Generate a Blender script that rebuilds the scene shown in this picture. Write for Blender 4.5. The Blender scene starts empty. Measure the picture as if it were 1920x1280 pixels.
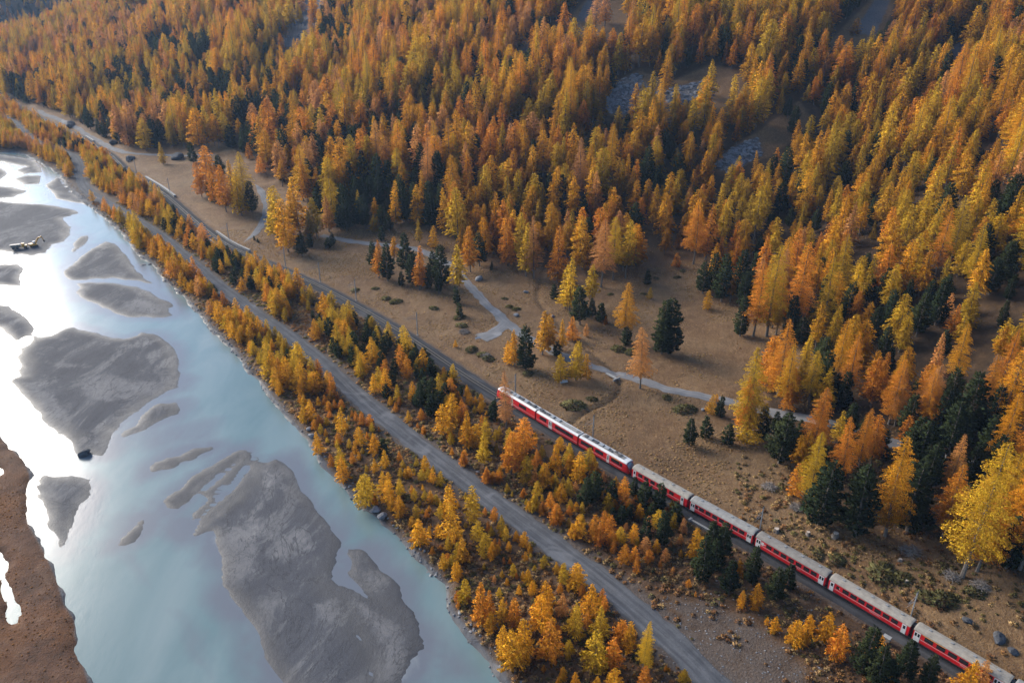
import bpy, math, random
import numpy as np
from math import radians as R

# ------------------------------------------------------------------ camera
sc = bpy.context.scene
col = sc.collection
FPX, PITCH, H = 1500.0, R(26.26), 114.0          # focal in photo pixels, pitch down, metres above the valley floor
CP, SP = math.cos(PITCH), math.sin(PITCH)
cam = bpy.data.cameras.new('camera')
cam.sensor_width = 36; cam.lens = 36 * FPX / 1920; cam.clip_start = 1; cam.clip_end = 20000
camo = bpy.data.objects.new('camera', cam); col.objects.link(camo)
camo.location = (0, 0, H); camo.rotation_euler = (R(90) - PITCH, 0, 0)
sc.camera = camo

# ------------------------------------------------------------------ sky, sun, exposure
SUN_AZ, SUN_EL = R(-53), R(22)                  # azimuth from +Y towards +X
w = bpy.data.worlds.new('World'); sc.world = w; w.use_nodes = True
wn = w.node_tree.nodes; wl = w.node_tree.links
sky = wn.new('ShaderNodeTexSky'); sky.sky_type = 'NISHITA'; sky.sun_disc = False
sky.sun_elevation = SUN_EL; sky.sun_rotation = SUN_AZ % (2 * math.pi)
sky.altitude = 1900; sky.air_density = 1.0; sky.dust_density = 1.5
wn['Background'].inputs['Strength'].default_value = 0.14
wl.new(sky.outputs[0], wn['Background'].inputs[0])
sl = bpy.data.lights.new('sun', 'SUN'); sl.energy = 4.8; sl.angle = R(38); sl.color = (1, .92, .80)
so = bpy.data.objects.new('sun', sl); col.objects.link(so)
from mathutils import Vector, Matrix
sd = Vector((math.sin(SUN_AZ) * math.cos(SUN_EL), math.cos(SUN_AZ) * math.cos(SUN_EL), math.sin(SUN_EL)))
so.rotation_euler = sd.to_track_quat('Z', 'Y').to_euler(); so.location = (-200, 100, 300)
vs = sc.view_settings
vs.view_transform = 'Standard'; vs.look = 'None'; vs.gamma = 1; vs.use_curve_mapping = False; vs.exposure = 1.6
sc.render.engine = 'CYCLES'
try:
    sc.cycles.max_bounces = 7; sc.cycles.diffuse_bounces = 5; sc.cycles.glossy_bounces = 2
    sc.cycles.transmission_bounces = 5; sc.cycles.transparent_max_bounces = 4; sc.cycles.volume_bounces = 0
except Exception: pass

rng = np.random.default_rng(7)
random.seed(7)

# ------------------------------------------------------------------ helpers: pixels <-> metres
def ray(px, py):
    u = np.asarray(px, float) - 960; v = np.asarray(py, float) - 640
    return u, FPX * CP - v * SP, -(v * CP + FPX * SP)
def unproj(px, py, z=0.0):
    dx, dy, dz = ray(px, py)
    t = (z - H) / np.minimum(dz, -20.0)
    return np.stack([dx * t, dy * t], -1)
def proj(x, y, z):
    d = y * CP + (H - z) * SP
    d = np.where(d < 1, 1e-3, d)
    return 960 + FPX * x / d, 640 + FPX * ((H - z) * CP - y * SP) / d, d
AX = np.array([-.6656, .7463]); AX /= np.linalg.norm(AX); NX = np.array([-AX[0] * 0 + AX[1], -AX[0]])
def to_sn(x, y): return x * AX[0] + y * AX[1], x * NX[0] + y * NX[1]
def to_xy(s, n): return s * AX[0] + n * NX[0], s * AX[1] + n * NX[1]

# value noise
_perm = np.random.default_rng(3).random((256, 256))
def vnoise(x, y):
    xi = np.floor(x).astype(int); yi = np.floor(y).astype(int)
    fx = x - xi; fy = y - yi
    fx = fx * fx * (3 - 2 * fx); fy = fy * fy * (3 - 2 * fy)
    a = _perm[xi & 255, yi & 255]; b = _perm[(xi + 1) & 255, yi & 255]
    c = _perm[xi & 255, (yi + 1) & 255]; d = _perm[(xi + 1) & 255, (yi + 1) & 255]
    return (a * (1 - fx) + b * fx) * (1 - fy) + (c * (1 - fx) + d * fx) * fy
def fbm(x, y, sc_, oct_=4):
    r = 0; a = .5; f = 1 / sc_
    for i in range(oct_):
        r = r + a * (vnoise(x * f + 17.3 * i, y * f - 9.1 * i) - .5); a *= .5; f *= 2.03
    return r * 2
def sstep(a, b, x):
    t = np.clip((x - a) / (b - a), 0, 1); return t * t * (3 - 2 * t)
def seg_dist(P, poly, closed=False):
    """distance of points to a polyline"""
    d = np.full(len(P), 1e18)
    n = len(poly)
    for i in range(n if closed else n - 1):
        a = poly[i]; b = poly[(i + 1) % n]; ab = b - a; L = max(ab @ ab, 1e-9)
        t = np.clip(((P - a) @ ab) / L, 0, 1)
        q = P - a - t[:, None] * ab
        d = np.minimum(d, (q * q).sum(1))
    return np.sqrt(d)
def inside(P, poly):
    r = np.zeros(len(P), bool); n = len(poly)
    for i in range(n):
        x1, y1 = poly[i]; x2, y2 = poly[(i + 1) % n]
        if y1 == y2: continue
        c = ((y1 > P[:, 1]) != (y2 > P[:, 1])) & (P[:, 0] < (x2 - x1) * (P[:, 1] - y1) / (y2 - y1) + x1)
        r ^= c
    return r
def sdf(P, poly):
    """positive inside"""
    d = seg_dist(P, poly, True); return np.where(inside(P, poly), d, -d)
def sdf_near(P, poly, pad):
    """sdf only evaluated near the polygon's box, elsewhere -pad"""
    r = np.full(len(P), -float(pad)); lo = poly.min(0) - pad; hi = poly.max(0) + pad
    m = ((P > lo) & (P < hi)).all(1)
    if m.any(): r[m] = np.maximum(sdf(P[m], poly), -pad)
    return r
def spline(pts, step=1.0):
    """Catmull-Rom through points, resampled every step metres"""
    p = np.vstack([2 * pts[0] - pts[1], pts, 2 * pts[-1] - pts[-2]])
    out = []
    for i in range(1, len(p) - 2):
        t = np.linspace(0, 1, 24, endpoint=False)[:, None]
        a, b, c, d = p[i - 1], p[i], p[i + 1], p[i + 2]
        out.append(.5 * (2 * b + (c - a) * t + (2 * a - 5 * b + 4 * c - d) * t * t + (3 * b - a - 3 * c + d) * t ** 3))
    q = np.vstack(out + [p[-2:-1]])
    L = np.r_[0, np.cumsum(np.linalg.norm(np.diff(q, axis=0), axis=1))]
    s = np.arange(0, L[-1], step)
    return np.stack([np.interp(s, L, q[:, k]) for k in range(2)], -1)
def smooth(q, k):
    if k < 2: return q
    pad = np.vstack([np.repeat(q[:1], k, 0), q, np.repeat(q[-1:], k, 0)])
    ker = np.hanning(2 * k + 3)[1:-1]; ker /= ker.sum()
    return np.stack([np.convolve(pad[:, i], ker, 'valid') for i in range(2)], -1)[:len(q)]
def Z(ox, oy, s, pts): return [(ox + x / s, oy + y / s) for x, y in pts]
def upx(pts, z): a = np.array(pts, float); return unproj(a[:, 0], a[:, 1], z)

# ------------------------------------------------------------------ plan of the valley, read from the photograph
WATER = -1.4
bank_r = [(1060, 1500), (1000, 1380), (933, 1267), (865, 1185), (834, 1140), (829, 1099), (752, 1022), (693, 967), (620, 899), (571, 827),
          (521, 768), (480, 714), (465, 702), (437, 660), (390, 615), (370, 590), (345, 562), (300, 522), (282, 495), (250, 475),
          (240, 455), (220, 432), (190, 407), (155, 377), (125, 352), (112, 330), (75, 306), (47, 291), (25, 286), (0, 287), (-150, 283), (-500, 290), (-1100, 290)]
bank_l = [(-1500, 420), (-1000, 450), (-600, 520), (-250, 640), (-60, 770), (0, 811), (49, 856), (67, 890), (62, 912), (64, 980), (94, 1032),
          (120, 1089), (131, 1130), (150, 1156), (157, 1212), (180, 1280), (200, 1390), (230, 1500)]
river = upx(bank_r + bank_l, WATER)
z2 = lambda p: Z(0, 480, 4, p)
z1 = lambda p: Z(0, 160, 4, p)
z3 = lambda p: Z(0, 800, 2.667, p)
z4 = lambda p: Z(480, 700, 2.206, p)
bars = [
    Z(0, 0, 1, [(-60, 494), (0, 494), (35, 495), (41, 505), (41, 536), (0, 534), (-60, 532)]),
    z1([(-300, 860), (0, 870), (150, 880), (420, 900), (560, 935), (600, 960), (480, 990), (530, 1060), (530, 1110), (480, 1170), (390, 1200), (340, 1250), (230, 1282), (0, 1240), (-300, 1230)]),
    z1([(-250, 750), (0, 755), (100, 760), (190, 795), (100, 840), (0, 850), (-250, 850)]),
    z1([(110, 700), (200, 670), (310, 680), (290, 740), (180, 745)]),
    z1([(340, 740), (420, 690), (480, 690), (560, 790), (660, 870), (640, 890), (560, 880), (430, 850), (390, 800)]),
    z1([(-200, 520), (0, 520), (150, 540), (260, 560), (290, 600), (310, 650), (170, 670), (110, 640), (180, 610), (0, 570), (-200, 570)]),
    z1([(-200, 600), (0, 610), (60, 660), (0, 720), (-200, 700)]),
    z1([(550, 1180), (620, 1130), (670, 1120), (660, 1160), (560, 1260), (535, 1265)]),
    Z(0, 0, 1, [(117, 509), (150, 479), (195, 452), (217, 457), (235, 477), (250, 500), (275, 522), (297, 537), (250, 526), (212, 521), (155, 525), (135, 526), (120, 517)]),
    z2([(555, 265), (610, 235), (590, 205), (720, 190), (870, 195), (1010, 220), (1130, 260), (1200, 310), (1260, 340), (1300, 370), (1255, 390), (1310, 440), (1290, 455), (950, 455), (830, 430), (760, 390), (680, 340), (590, 305)]),
    z2([(-200, 330), (0, 360), (60, 370), (130, 420), (220, 470), (260, 540), (240, 590), (170, 620), (120, 660), (80, 620), (40, 580), (0, 540), (-200, 500)]),
    z2([(120, 700), (250, 630), (330, 600), (250, 660), (160, 710)]),
    z2([(150, 720), (170, 680), (250, 600), (300, 615), (400, 590), (480, 545), (540, 535), (640, 555), (760, 590), (930, 620), (1030, 600), (1060, 575), (1150, 580), (1230, 610), (1310, 670), (1340, 750), (1360, 890), (1340, 980), (1200, 1050), (1100, 1090), (1030, 1150), (930, 1230), (880, 1290)])
    + [(206, 837), (191, 852), (176, 849), (150, 854), (135, 845), (127, 834), (105, 811), (90, 800), (60, 762), (42, 742), (22, 717)] + z2([(80, 920), (140, 900), (135, 850), (140, 780)]),
    Z(0, 0, 1, [(257, 797), (270, 777), (300, 757), (325, 755), (340, 767), (335, 775), (275, 800), (245, 812), (221, 822), (232, 808)]),
    z3([(180, 270), (205, 225), (300, 245), (440, 265), (455, 290), (430, 360), (370, 480), (330, 570), (300, 615), (270, 560), (230, 480), (200, 380), (175, 320)]),
    z3([(745, 230), (750, 190), (830, 150), (960, 110), (1080, 95), (1060, 112), (960, 162), (870, 202)]),
    z3([(800, 370), (850, 330), (950, 260), (1070, 180), (1200, 120), (1240, 115), (1190, 170), (1080, 250), (1000, 310), (940, 380), (890, 410), (830, 415)]),
    z3([(940, 560), (985, 470), (1080, 380), (1180, 290), (1260, 190), (1290, 150), (1290, 260), (1180, 360), (1090, 460), (1000, 530)]),
    z3([(1010, 330), (1100, 250), (1200, 165), (1260, 120), (1250, 160), (1160, 260), (1060, 350)]),
    z3([(910, 515), (950, 440), (1010, 400), (1100, 310), (1190, 205), (1190, 245), (1100, 345), (1000, 445)]),
    z3([(945, 560), (1000, 480), (1080, 420), (1130, 370), (1200, 320), (1270, 215)]) + [(480, 874), (521, 856), (548, 877), (571, 918), (607, 972), (639, 1013), (634, 1050), (622, 1085), (652, 1135), (675, 1190), (698, 1235), (707, 1285), (720, 1400), (570, 1400), (525, 1285), (503, 1221), (469, 1160), (442, 1130), (422, 1100), (416, 1062), (401, 1025), (394, 999)],
    z4([(380, 730), (430, 720), (500, 780), (570, 850), (620, 930), (650, 1000), (690, 1110), (690, 1130), (650, 1060), (620, 1020), (520, 960), (450, 910), (420, 870), (375, 830)]),
    z4([(340, 880), (400, 890), (450, 925), (540, 970), (640, 1035), (680, 1120), (650, 1200), (600, 1290), (480, 1290), (440, 1150), (400, 1020)]),
    z3([(590, 590), (640, 530), (690, 460), (730, 455), (735, 510), (700, 545), (640, 580)]),
]
bars = [upx(b, WATER + .1) for b in bars]
shoals = [  # (strength, polygon): shallow or silt-laden water
    (.55, z3([(555, 500), (600, 380), (720, 300), (760, 430), (700, 560), (600, 590)])),
    (.75, z3([(540, 610), (700, 590), (770, 720), (830, 830), (940, 930), (1020, 1080), (1080, 1250), (1060, 1300), (960, 1200), (880, 1000), (760, 860), (640, 780)])),
    (1.5, z4([(370, 890), (450, 930), (640, 1030), (690, 1150), (640, 1290), (520, 1290), (430, 1070)])),
    (.75, z4([(700, 960), (800, 1050), (900, 1180), (1000, 1290), (720, 1290), (700, 1150)])),
    (.6, z3([(620, 0), (1140, -60), (1100, 80), (900, 110), (750, 170), (640, 120)])),
    (.6, z4([(0, 640), (0, 1150), (60, 1280), (-60, 1280), (-120, 1000), (-100, 700)])),
]
shoals += [(.9, z3([(860, 420), (960, 400), (1010, 480), (940, 560), (900, 620), (800, 560), (790, 430)])), (1.4, z3([(1080, 560), (1200, 520), (1280, 600), (1280, 760), (1150, 800), (1120, 700)])),
           (.8, z4([(300, 780), (380, 740), (370, 900), (330, 930)])), (.8, z3([(1130, 800), (1200, 880), (1290, 970), (1290, 1290), (1180, 1290), (1120, 1000)])), (.7, z2([(880, 1280), (1100, 1090), (1350, 1000), (1480, 990), (1300, 1080), (1080, 1180), (960, 1290)])),
           (1.3, z3([(190, 380), (225, 480), (290, 600), (300, 640), (240, 590), (180, 470)]))]
shoals = [(k, upx(p, WATER)) for k, p in shoals]
pond = upx([(-40, 1030), (2, 1030), (9, 1050), (10, 1085), (24, 1120), (34, 1150), (26, 1175), (14, 1160), (12, 1125), (-4, 1085), (-40, 1080)], -.8)
pond2 = upx([(-40, 868), (4, 876), (6, 890), (-40, 900)], -.8)

road_px = [(-260, 120), (-120, 165), (0, 217), (25, 230), (45, 250), (65, 267), (100, 280), (133, 290), (146, 305), (149, 322), (155, 345), (170, 362), (200, 380), (237, 402), (270, 422),
           (300, 442), (345, 480), (380, 510), (412, 537), (450, 565), (475, 585), (530, 622), (590, 668), (640, 714), (700, 768), (760, 815), (830, 868),
           (900, 920), (960, 965), (1020, 1008), (1080, 1052), (1150, 1106), (1220, 1166), (1290, 1230), (1350, 1292), (1450, 1400), (1540, 1500)]
road = smooth(spline(upx(road_px, .15), 1.0), 6)
rail_px = [(-260, 105), (-120, 145), (0, 184), (25, 194), (57, 211), (82, 225), (115, 240), (150, 256), (172, 269), (207, 290), (225, 308), (240, 321), (262, 334), (295, 354), (322, 375),
           (350, 400), (380, 426), (412, 450), (437, 465), (475, 481), (530, 505), (600, 536), (660, 568), (720, 602), (780, 640), (850, 688), (900, 721),
           (940, 745), (1006, 785), (1086, 833), (1190, 893), (1303, 957), (1418, 1020), (1547, 1096), (1705, 1190), (1880, 1294), (2060, 1400)]
RAILZ = 1.05
rail = smooth(spline(upx(rail_px, RAILZ), 1.0), 14)
ditch = [spline(upx(p, 1.0), 1.0) for p in (
    [(1162, 716), (1160, 732), (1142, 750), (1108, 765), (1085, 778), (1068, 790), (1055, 800)],
    [(1030, 470), (1014, 520), (1008, 560), (1032, 590), (1075, 635), (1110, 660), (1135, 680), (1160, 700)])]

# foot of the hill and its steepness, along the valley
S_ = [-400, -30, 29, 75, 114, 150, 180, 247, 318, 400, 490, 640, 810, 1080, 1300, 1600, 2200, 9000]
N0 = [130, 140, 153, 185, 220, 245, 250, 205, 176, 168, 170, 167, 164, 168, 290, 420, 500, 500]
CS = [-400, 0, 100, 250, 400, 700, 1100, 1500, 9000]
CC = [.34, .34, .29, .28, .31, .31, .30, .40, .45]
def hill(s, n):
    d = n - np.interp(s, S_, N0)
    c = np.interp(s, CS, CC)
    up = c * (np.sqrt(d * d + 28 ** 2) + d) / 2 * (1 + .0006 * np.maximum(d, 0))
    far = .50 * np.maximum(s - 1330 + .1 * n, 0) + .25 * np.maximum(-n - 500, 0)   # the mountains that close the valley
    far = 330 * (1 - np.exp(-far / 330))
    return 420 * (1 - np.exp(-up / 420)) * (1 + up / 2600 * np.exp(-up / 400)) + far, d
def base_height(x, y):
    """smooth ground before small relief; x, y flat arrays"""
    s, n = to_sn(x, y); P = np.stack([x, y], -1)
    h, d = hill(s, n)
    near = (s > -200) & (s < 1700) & (n > -700) & (n < 320)
    dr = np.full(len(x), 99.); dt = np.full(len(x), 99.); rs = np.full(len(x), -99.); dd = np.full(len(x), 99.)
    if near.any():
        Q = P[near]
        dr[near] = np.minimum(seg_dist(Q, road[::4]), 99); dt[near] = np.minimum(seg_dist(Q, rail[::4]), 99)
        rs[near] = sdf(Q, river)
        dd[near] = np.minimum(np.minimum(seg_dist(Q, ditch[0][::2]), seg_dist(Q, ditch[1][::3])), 99)
    rr = np.where((s > -200) & (s < 1700), rs, -99)
    marsh = (n < 30) & (rs < 0) & (s < 420) & (s + .0 * n > -500) & (rs > -400)
    # river channel
    k = sstep(-3.2, 2.2, rs + 1.6 * fbm(x, y, 5, 3))
    low = np.where(n < np.interp(s, [0, 250, 600], [38, 36, 60]), -0.75, 0)
    h = h * (1 - sstep(-12, 0, rs)) + low * (1 - k) - 2.5 * k
    for pd_ in (pond, pond2):
        pm = sdf_near(P, pd_, 4); h = h - 1.1 * sstep(-1.2, .6, pm + 1.0 * fbm(x, y, 3, 3))
    # railway bank
    bank = .62 * (1 - sstep(2.4, 5.2, dt)); h = h * sstep(1.5, 9, dt); h = np.where(dt < 5.2, np.maximum(h, bank), h)
    # road shelf
    kr = 1 - sstep(3.5, 8, dr); h = h * (1 - kr) + .15 * kr
    return h, d, dr, dt, rs, dd
def height(x, y, full=False):
    h, d, dr, dt, rs, dd = base_height(x, y)
    flat = sstep(3.4, 8, dr) * sstep(2.6, 8, dt) * (1 - sstep(-6, 0, rs))
    rel = .55 * fbm(x, y, 14, 4) + .16 * fbm(x + 50, y, 2.6, 2)
    bankish = sstep(-10, 5, d) * (1 - sstep(60, 120, d))
    rel = rel + bankish * 1.3 * fbm(x - 31, y + 12, 9, 3) + sstep(10, 90, d) * (5.0 * fbm(x, y, 70, 3))
    h = h + rel * flat - .10 * (1 - sstep(2.6, 3.6, dr)) - .06 * (1 - sstep(1.6, 2.4, dt))
    h = h - .8 * (1 - sstep(.2, 1.1, dd)) * sstep(2, 4, dt)
    return (h, d, dr, dt, rs, dd) if full else h

# ------------------------------------------------------------------ node helpers
def newmat(name):
    m = bpy.data.materials.new(name); m.use_nodes = True
    nt = m.node_tree; b = nt.nodes['Principled BSDF']
    return m, nt, b
class NT:
    def __init__(s, nt): s.nt = nt
    def n(s, t, **kw):
        o = s.nt.nodes.new(t)
        for k, v in kw.items(): setattr(o, k, v)
        return o
    def link(s, a, b): s.nt.links.new(a, b)
    def noise(s, scale, detail=4, rough=.55, vec=None, dist=0):
        o = s.n('ShaderNodeTexNoise'); o.inputs['Scale'].default_value = scale; o.inputs['Detail'].default_value = detail
        o.inputs['Roughness'].default_value = rough; o.inputs['Distortion'].default_value = dist
        if vec is not None: s.link(vec, o.inputs['Vector'])
        return o.outputs['Fac']
    def ramp(s, fac, stops):
        o = s.n('ShaderNodeValToRGB'); e = o.color_ramp.elements
        while len(e) < len(stops): e.new(.5)
        for i, (p, c) in enumerate(stops): e[i].position = p; e[i].color = (*c, 1) if len(c) == 3 else c
        s.link(fac, o.inputs[0]); return o.outputs[0]
    def mix(s, fac, a, b, mode='MIX'):
        o = s.n('ShaderNodeMix', data_type='RGBA', blend_type=mode)
        for sock, v in ((o.inputs[0], fac), (o.inputs[6], a), (o.inputs[7], b)):
            if hasattr(v, 'links'): s.link(v, sock)
            elif isinstance(v, tuple): sock.default_value = (*v, 1)
            else: sock.default_value = v
        return o.outputs[2]
    def math(s, op, a, b=0.0, clamp=False):
        o = s.n('ShaderNodeMath', operation=op); o.use_clamp = clamp
        for sock, v in ((o.inputs[0], a), (o.inputs[1], b)):
            if hasattr(v, 'links'): s.link(v, sock)
            else: sock.default_value = v
        return o.outputs[0]
    def mapr(s, v, a, b, c=0, d=1):
        o = s.n('ShaderNodeMapRange'); s.link(v, o.inputs[0])
        for i, q in zip((1, 2, 3, 4), (a, b, c, d)): o.inputs[i].default_value = q
        return o.outputs[0]
    def bump(s, hgt, strength, dist, normal=None):
        o = s.n('ShaderNodeBump'); o.inputs['Strength'].default_value = strength; o.inputs['Distance'].default_value = dist
        s.link(hgt, o.inputs['Height'])
        if normal is not None: s.link(normal, o.inputs['Normal'])
        return o.outputs[0]
def simple(name, c, rough=.6, var=.12, scale=3., metal=0., bump=0., spec=.5):
    m, nt, b = newmat(name); N = NT(nt)
    tc = N.n('ShaderNodeTexCoord').outputs['Object']
    f = N.noise(scale, 4, .6, tc)
    lo = tuple(x * (1 - var) for x in c); hi = tuple(min(1, x * (1 + var)) for x in c)
    N.link(N.ramp(f, [(.3, lo), (.7, hi)]), b.inputs['Base Color'])
    b.inputs['Roughness'].default_value = rough; b.inputs['Metallic'].default_value = metal
    b.inputs['Specular IOR Level'].default_value = spec
    if bump: N.link(N.bump(N.noise(scale * 4, 3, .6, tc), bump, .1), b.inputs['Normal'])
    return m

# ------------------------------------------------------------------ materials of the setting
def ground_material():
    m, nt, b = newmat('ground'); N = NT(nt)
    pos = N.n('ShaderNodeNewGeometry').outputs['Position']
    A = N.n('ShaderNodeVertexColor', layer_name='zone_a'); B = N.n('ShaderNodeVertexColor', layer_name='zone_b')
    sa = N.n('ShaderNodeSeparateColor'); N.link(A.outputs[0], sa.inputs[0])
    sb = N.n('ShaderNodeSeparateColor'); N.link(B.outputs[0], sb.inputs[0])
    forest, scree, bar = sa.outputs; marsh = A.outputs[1]
    verge, dark, scrub = sb.outputs; silt = B.outputs[1]
    n1 = N.noise(.045, 6, .6, pos); n2 = N.noise(.35, 5, .65, pos); n3 = N.noise(2.4, 4, .7, pos); n4 = N.noise(.012, 3, .5, pos)
    # meadow: straw, russet and grey-green patches
    c = N.ramp(n1, [(.28, (.070, .042, .022)), (.45, (.115, .070, .034)), (.58, (.140, .094, .050)), (.72, (.095, .070, .042))])
    c = N.mix(N.mapr(n2, .35, .7, 0, .6), c, (.075, .040, .018))
    c = N.mix(N.mapr(n3, .45, .72, 0, .55), c, (.18, .13, .075))
    mf = N.n('ShaderNodeMapping'); N.link(pos, mf.inputs[0]); mf.inputs['Rotation'].default_value = (0, 0, R(35)); mf.inputs['Scale'].default_value = (1, .45, 1)
    nf = N.noise(1.1, 6, .75, mf.outputs[0], 1.5)
    c = N.mix(N.mapr(nf, .52, .66, 0, .75), c, (.215, .150, .082))
    c = N.mix(N.mapr(nf, .46, .34, 0, .7), c, (.050, .030, .016))
    # scrub strip: dark russet litter
    sccol = N.ramp(n2, [(.3, (.035, .023, .016)), (.5, (.070, .041, .023)), (.64, (.105, .064, .035)), (.8, (.12, .10, .078))])
    sccol = N.mix(N.mapr(n3, .45, .7, 0, .5), sccol, (.07, .055, .03))
    def mask(v, k=.5):  # break a mask's edge with noise
        return N.mapr(N.math('ADD', v, N.math('MULTIPLY', N.math('SUBTRACT', n2, .5), k)), .35, .65)
    c = N.mix(mask(scrub), c, sccol)
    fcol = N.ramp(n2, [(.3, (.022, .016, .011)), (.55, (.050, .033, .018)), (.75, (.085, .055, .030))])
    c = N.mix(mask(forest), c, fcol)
    rock = N.ramp(n3, [(.3, (.035, .038, .045)), (.5, (.075, .08, .09)), (.72, (.16, .16, .17))])
    c = N.mix(mask(scree, .8), c, rock)
    gr = N.ramp(n3, [(.3, (.042, .036, .033)), (.55, (.078, .068, .062)), (.8, (.15, .138, .128))])
    gr = N.mix(N.mapr(n2, .4, .7, 0, .5), gr, (.07, .053, .042))
    c = N.mix(mask(verge, .9), c, gr)
    # marsh
    mc = N.ramp(n2, [(.3, (.045, .025, .015)), (.5, (.085, .044, .026)), (.7, (.13, .082, .055))])
    mc = N.mix(N.mapr(n1, .46, .60, 0, .85), mc, (.115, .048, .014)); mc = N.mix(N.mapr(n4, .45, .62, 0, .6), mc, (.15, .095, .055)); mc = N.mix(N.mapr(n1, .42, .30, 0, .7), mc, (.05, .034, .022))
    mc = N.mix(N.mapr(n3, .4, .75, 0, .6), mc, (.06, .04, .03))
    c = N.mix(mask(marsh, .3), c, mc)
    # gravel bars: grey silt with pale dry patches, streaked
    wv = N.n('ShaderNodeMapping'); N.link(pos, wv.inputs[0]); wv.inputs['Rotation'].default_value = (0, 0, R(-42)); wv.inputs['Scale'].default_value = (1, .5, 1)
    st = N.noise(.045, 9, .68, wv.outputs[0], 2.2); st2 = N.noise(.35, 6, .72, wv.outputs[0], 1.5); st3 = N.noise(.02, 4, .6, pos, 1.0)
    bc = N.ramp(st, [(.34, (.036, .038, .045)), (.46, (.056, .059, .067)), (.505, (.070, .073, .080)), (.53, (.120, .121, .122)), (.66, (.195, .193, .190))])
    bc = N.mix(N.mapr(st2, .42, .62, 0, .6), bc, (.050, .053, .062))
    bc = N.mix(N.mapr(st3, .40, .62, .0, .65), bc, (.046, .049, .057))
    wt = N.n('ShaderNodeTexWave'); N.link(wv.outputs[0], wt.inputs['Vector']); wt.inputs['Scale'].default_value = .32; wt.inputs['Distortion'].default_value = 14; wt.inputs['Detail'].default_value = 4; wt.inputs['Detail Scale'].default_value = .6
    bc = N.mix(N.mapr(wt.outputs['Fac'],   .72, .98, 0, .16), bc, (.040, .041, .045))
    bc = N.mix(N.math('MULTIPLY', N.mapr(N.math('ADD', scree, N.math('MULTIPLY', N.math('SUBTRACT', st2, .5), 1.5)), .30, .75), .50), bc, N.ramp(st2, [(.3, (.12, .12, .122)), (.6, (.20, .198, .195))]))
    ln = N.noise(.06, 5, .6, wv.outputs[0], 3.0); rid = N.mapr(N.math('ABSOLUTE', N.math('SUBTRACT', ln, .5)), 0, .014, .8, 0)
    bc = N.mix(rid, bc, (.030, .032, .037))
    ln2 = N.noise(.16, 5, .65, wv.outputs[0], 2.5); rid2 = N.mapr(N.math('ABSOLUTE', N.math('SUBTRACT', ln2, .48)), 0, .016, .55, 0)
    bc = N.mix(rid2, bc, (.034, .036, .041))
    n5 = N.noise(6.0, 3, .7, pos)
    bc = N.mix(N.mapr(n5, .50, .75, 0, .45), bc, (.14, .142, .145))
    bc = N.mix(1.0, bc, (.93, 1.0, 1.09), 'MULTIPLY'); bc = N.mix(N.math('MULTIPLY', silt, .62), bc, (.030, .032, .036))      # wet margin
    c = N.mix(mask(bar, .15), c, bc)
    c = N.mix(N.mapr(dark, .2, .8, 0, .85), c, (.035, .028, .020))          # darker tone along the ditches
    c = N.mix(1.0, c, (.84, .76, .70), 'MULTIPLY')
    N.link(c, b.inputs['Base Color'])
    b.inputs['Specular IOR Level'].default_value = .12
    N.link(N.mapr(silt, 0, 1, .92, .45), b.inputs['Roughness'])
    bs = N.mapr(bar, .3, .8, 1.0, .25)
    bn = N.n('ShaderNodeBump'); bn.inputs['Distance'].default_value = .35
    N.link(bs, bn.inputs['Strength']); N.link(N.math('ADD', n3, N.math('MULTIPLY', n2, .8)), bn.inputs['Height'])
    N.link(bn.outputs[0], b.inputs['Normal'])
    return m
def water_material():
    m, nt, b = newmat('glacial_water'); N = NT(nt)
    pos = N.n('ShaderNodeNewGeometry').outputs['Position']
    A = N.n('ShaderNodeVertexColor', layer_name='silt'); s = N.n('ShaderNodeSeparateColor'); N.link(A.outputs[0], s.inputs[0])
    mp = N.n('ShaderNodeMapping'); N.link(pos, mp.inputs[0]); mp.inputs['Rotation'].default_value = (0, 0, R(-42)); mp.inputs['Scale'].default_value = (1, .4, 1)
    n1 = N.noise(.05, 5, .6, mp.outputs[0], .8); n2 = N.noise(.4, 4, .6, mp.outputs[0], .5)
    c = N.ramp(n1, [(.3, (.085, .132, .138)), (.5, (.115, .160, .165)), (.7, (.150, .188, .190))])
    k = N.math('ADD', s.outputs[0], N.math('MULTIPLY', N.math('SUBTRACT', n2, .5), .35))
    c = N.mix(N.mapr(k, .2, .7, 0, .95), c, (.105, .108, .124))
    c = N.mix(N.mapr(N.math('ADD', s.outputs[1], N.math('MULTIPLY', N.math('SUBTRACT', n2, .5), .6)), .3, .9), c, (.235, .245, .240))
    c = N.mix(1.0, c, (.78, .80, .80), 'MULTIPLY')
    N.link(c, b.inputs['Base Color'])
    b.inputs['IOR'].default_value = 1.33; b.inputs['Roughness'].default_value = .20
    r1 = N.noise(1.4, 3, .6, mp.outputs[0], .4); r2 = N.noise(.22, 3, .5, mp.outputs[0], .8)
    N.link(N.bump(N.math('ADD', r1, N.math('MULTIPLY', r2, 1.5)), .10, .08), b.inputs['Normal'])
    return m
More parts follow.
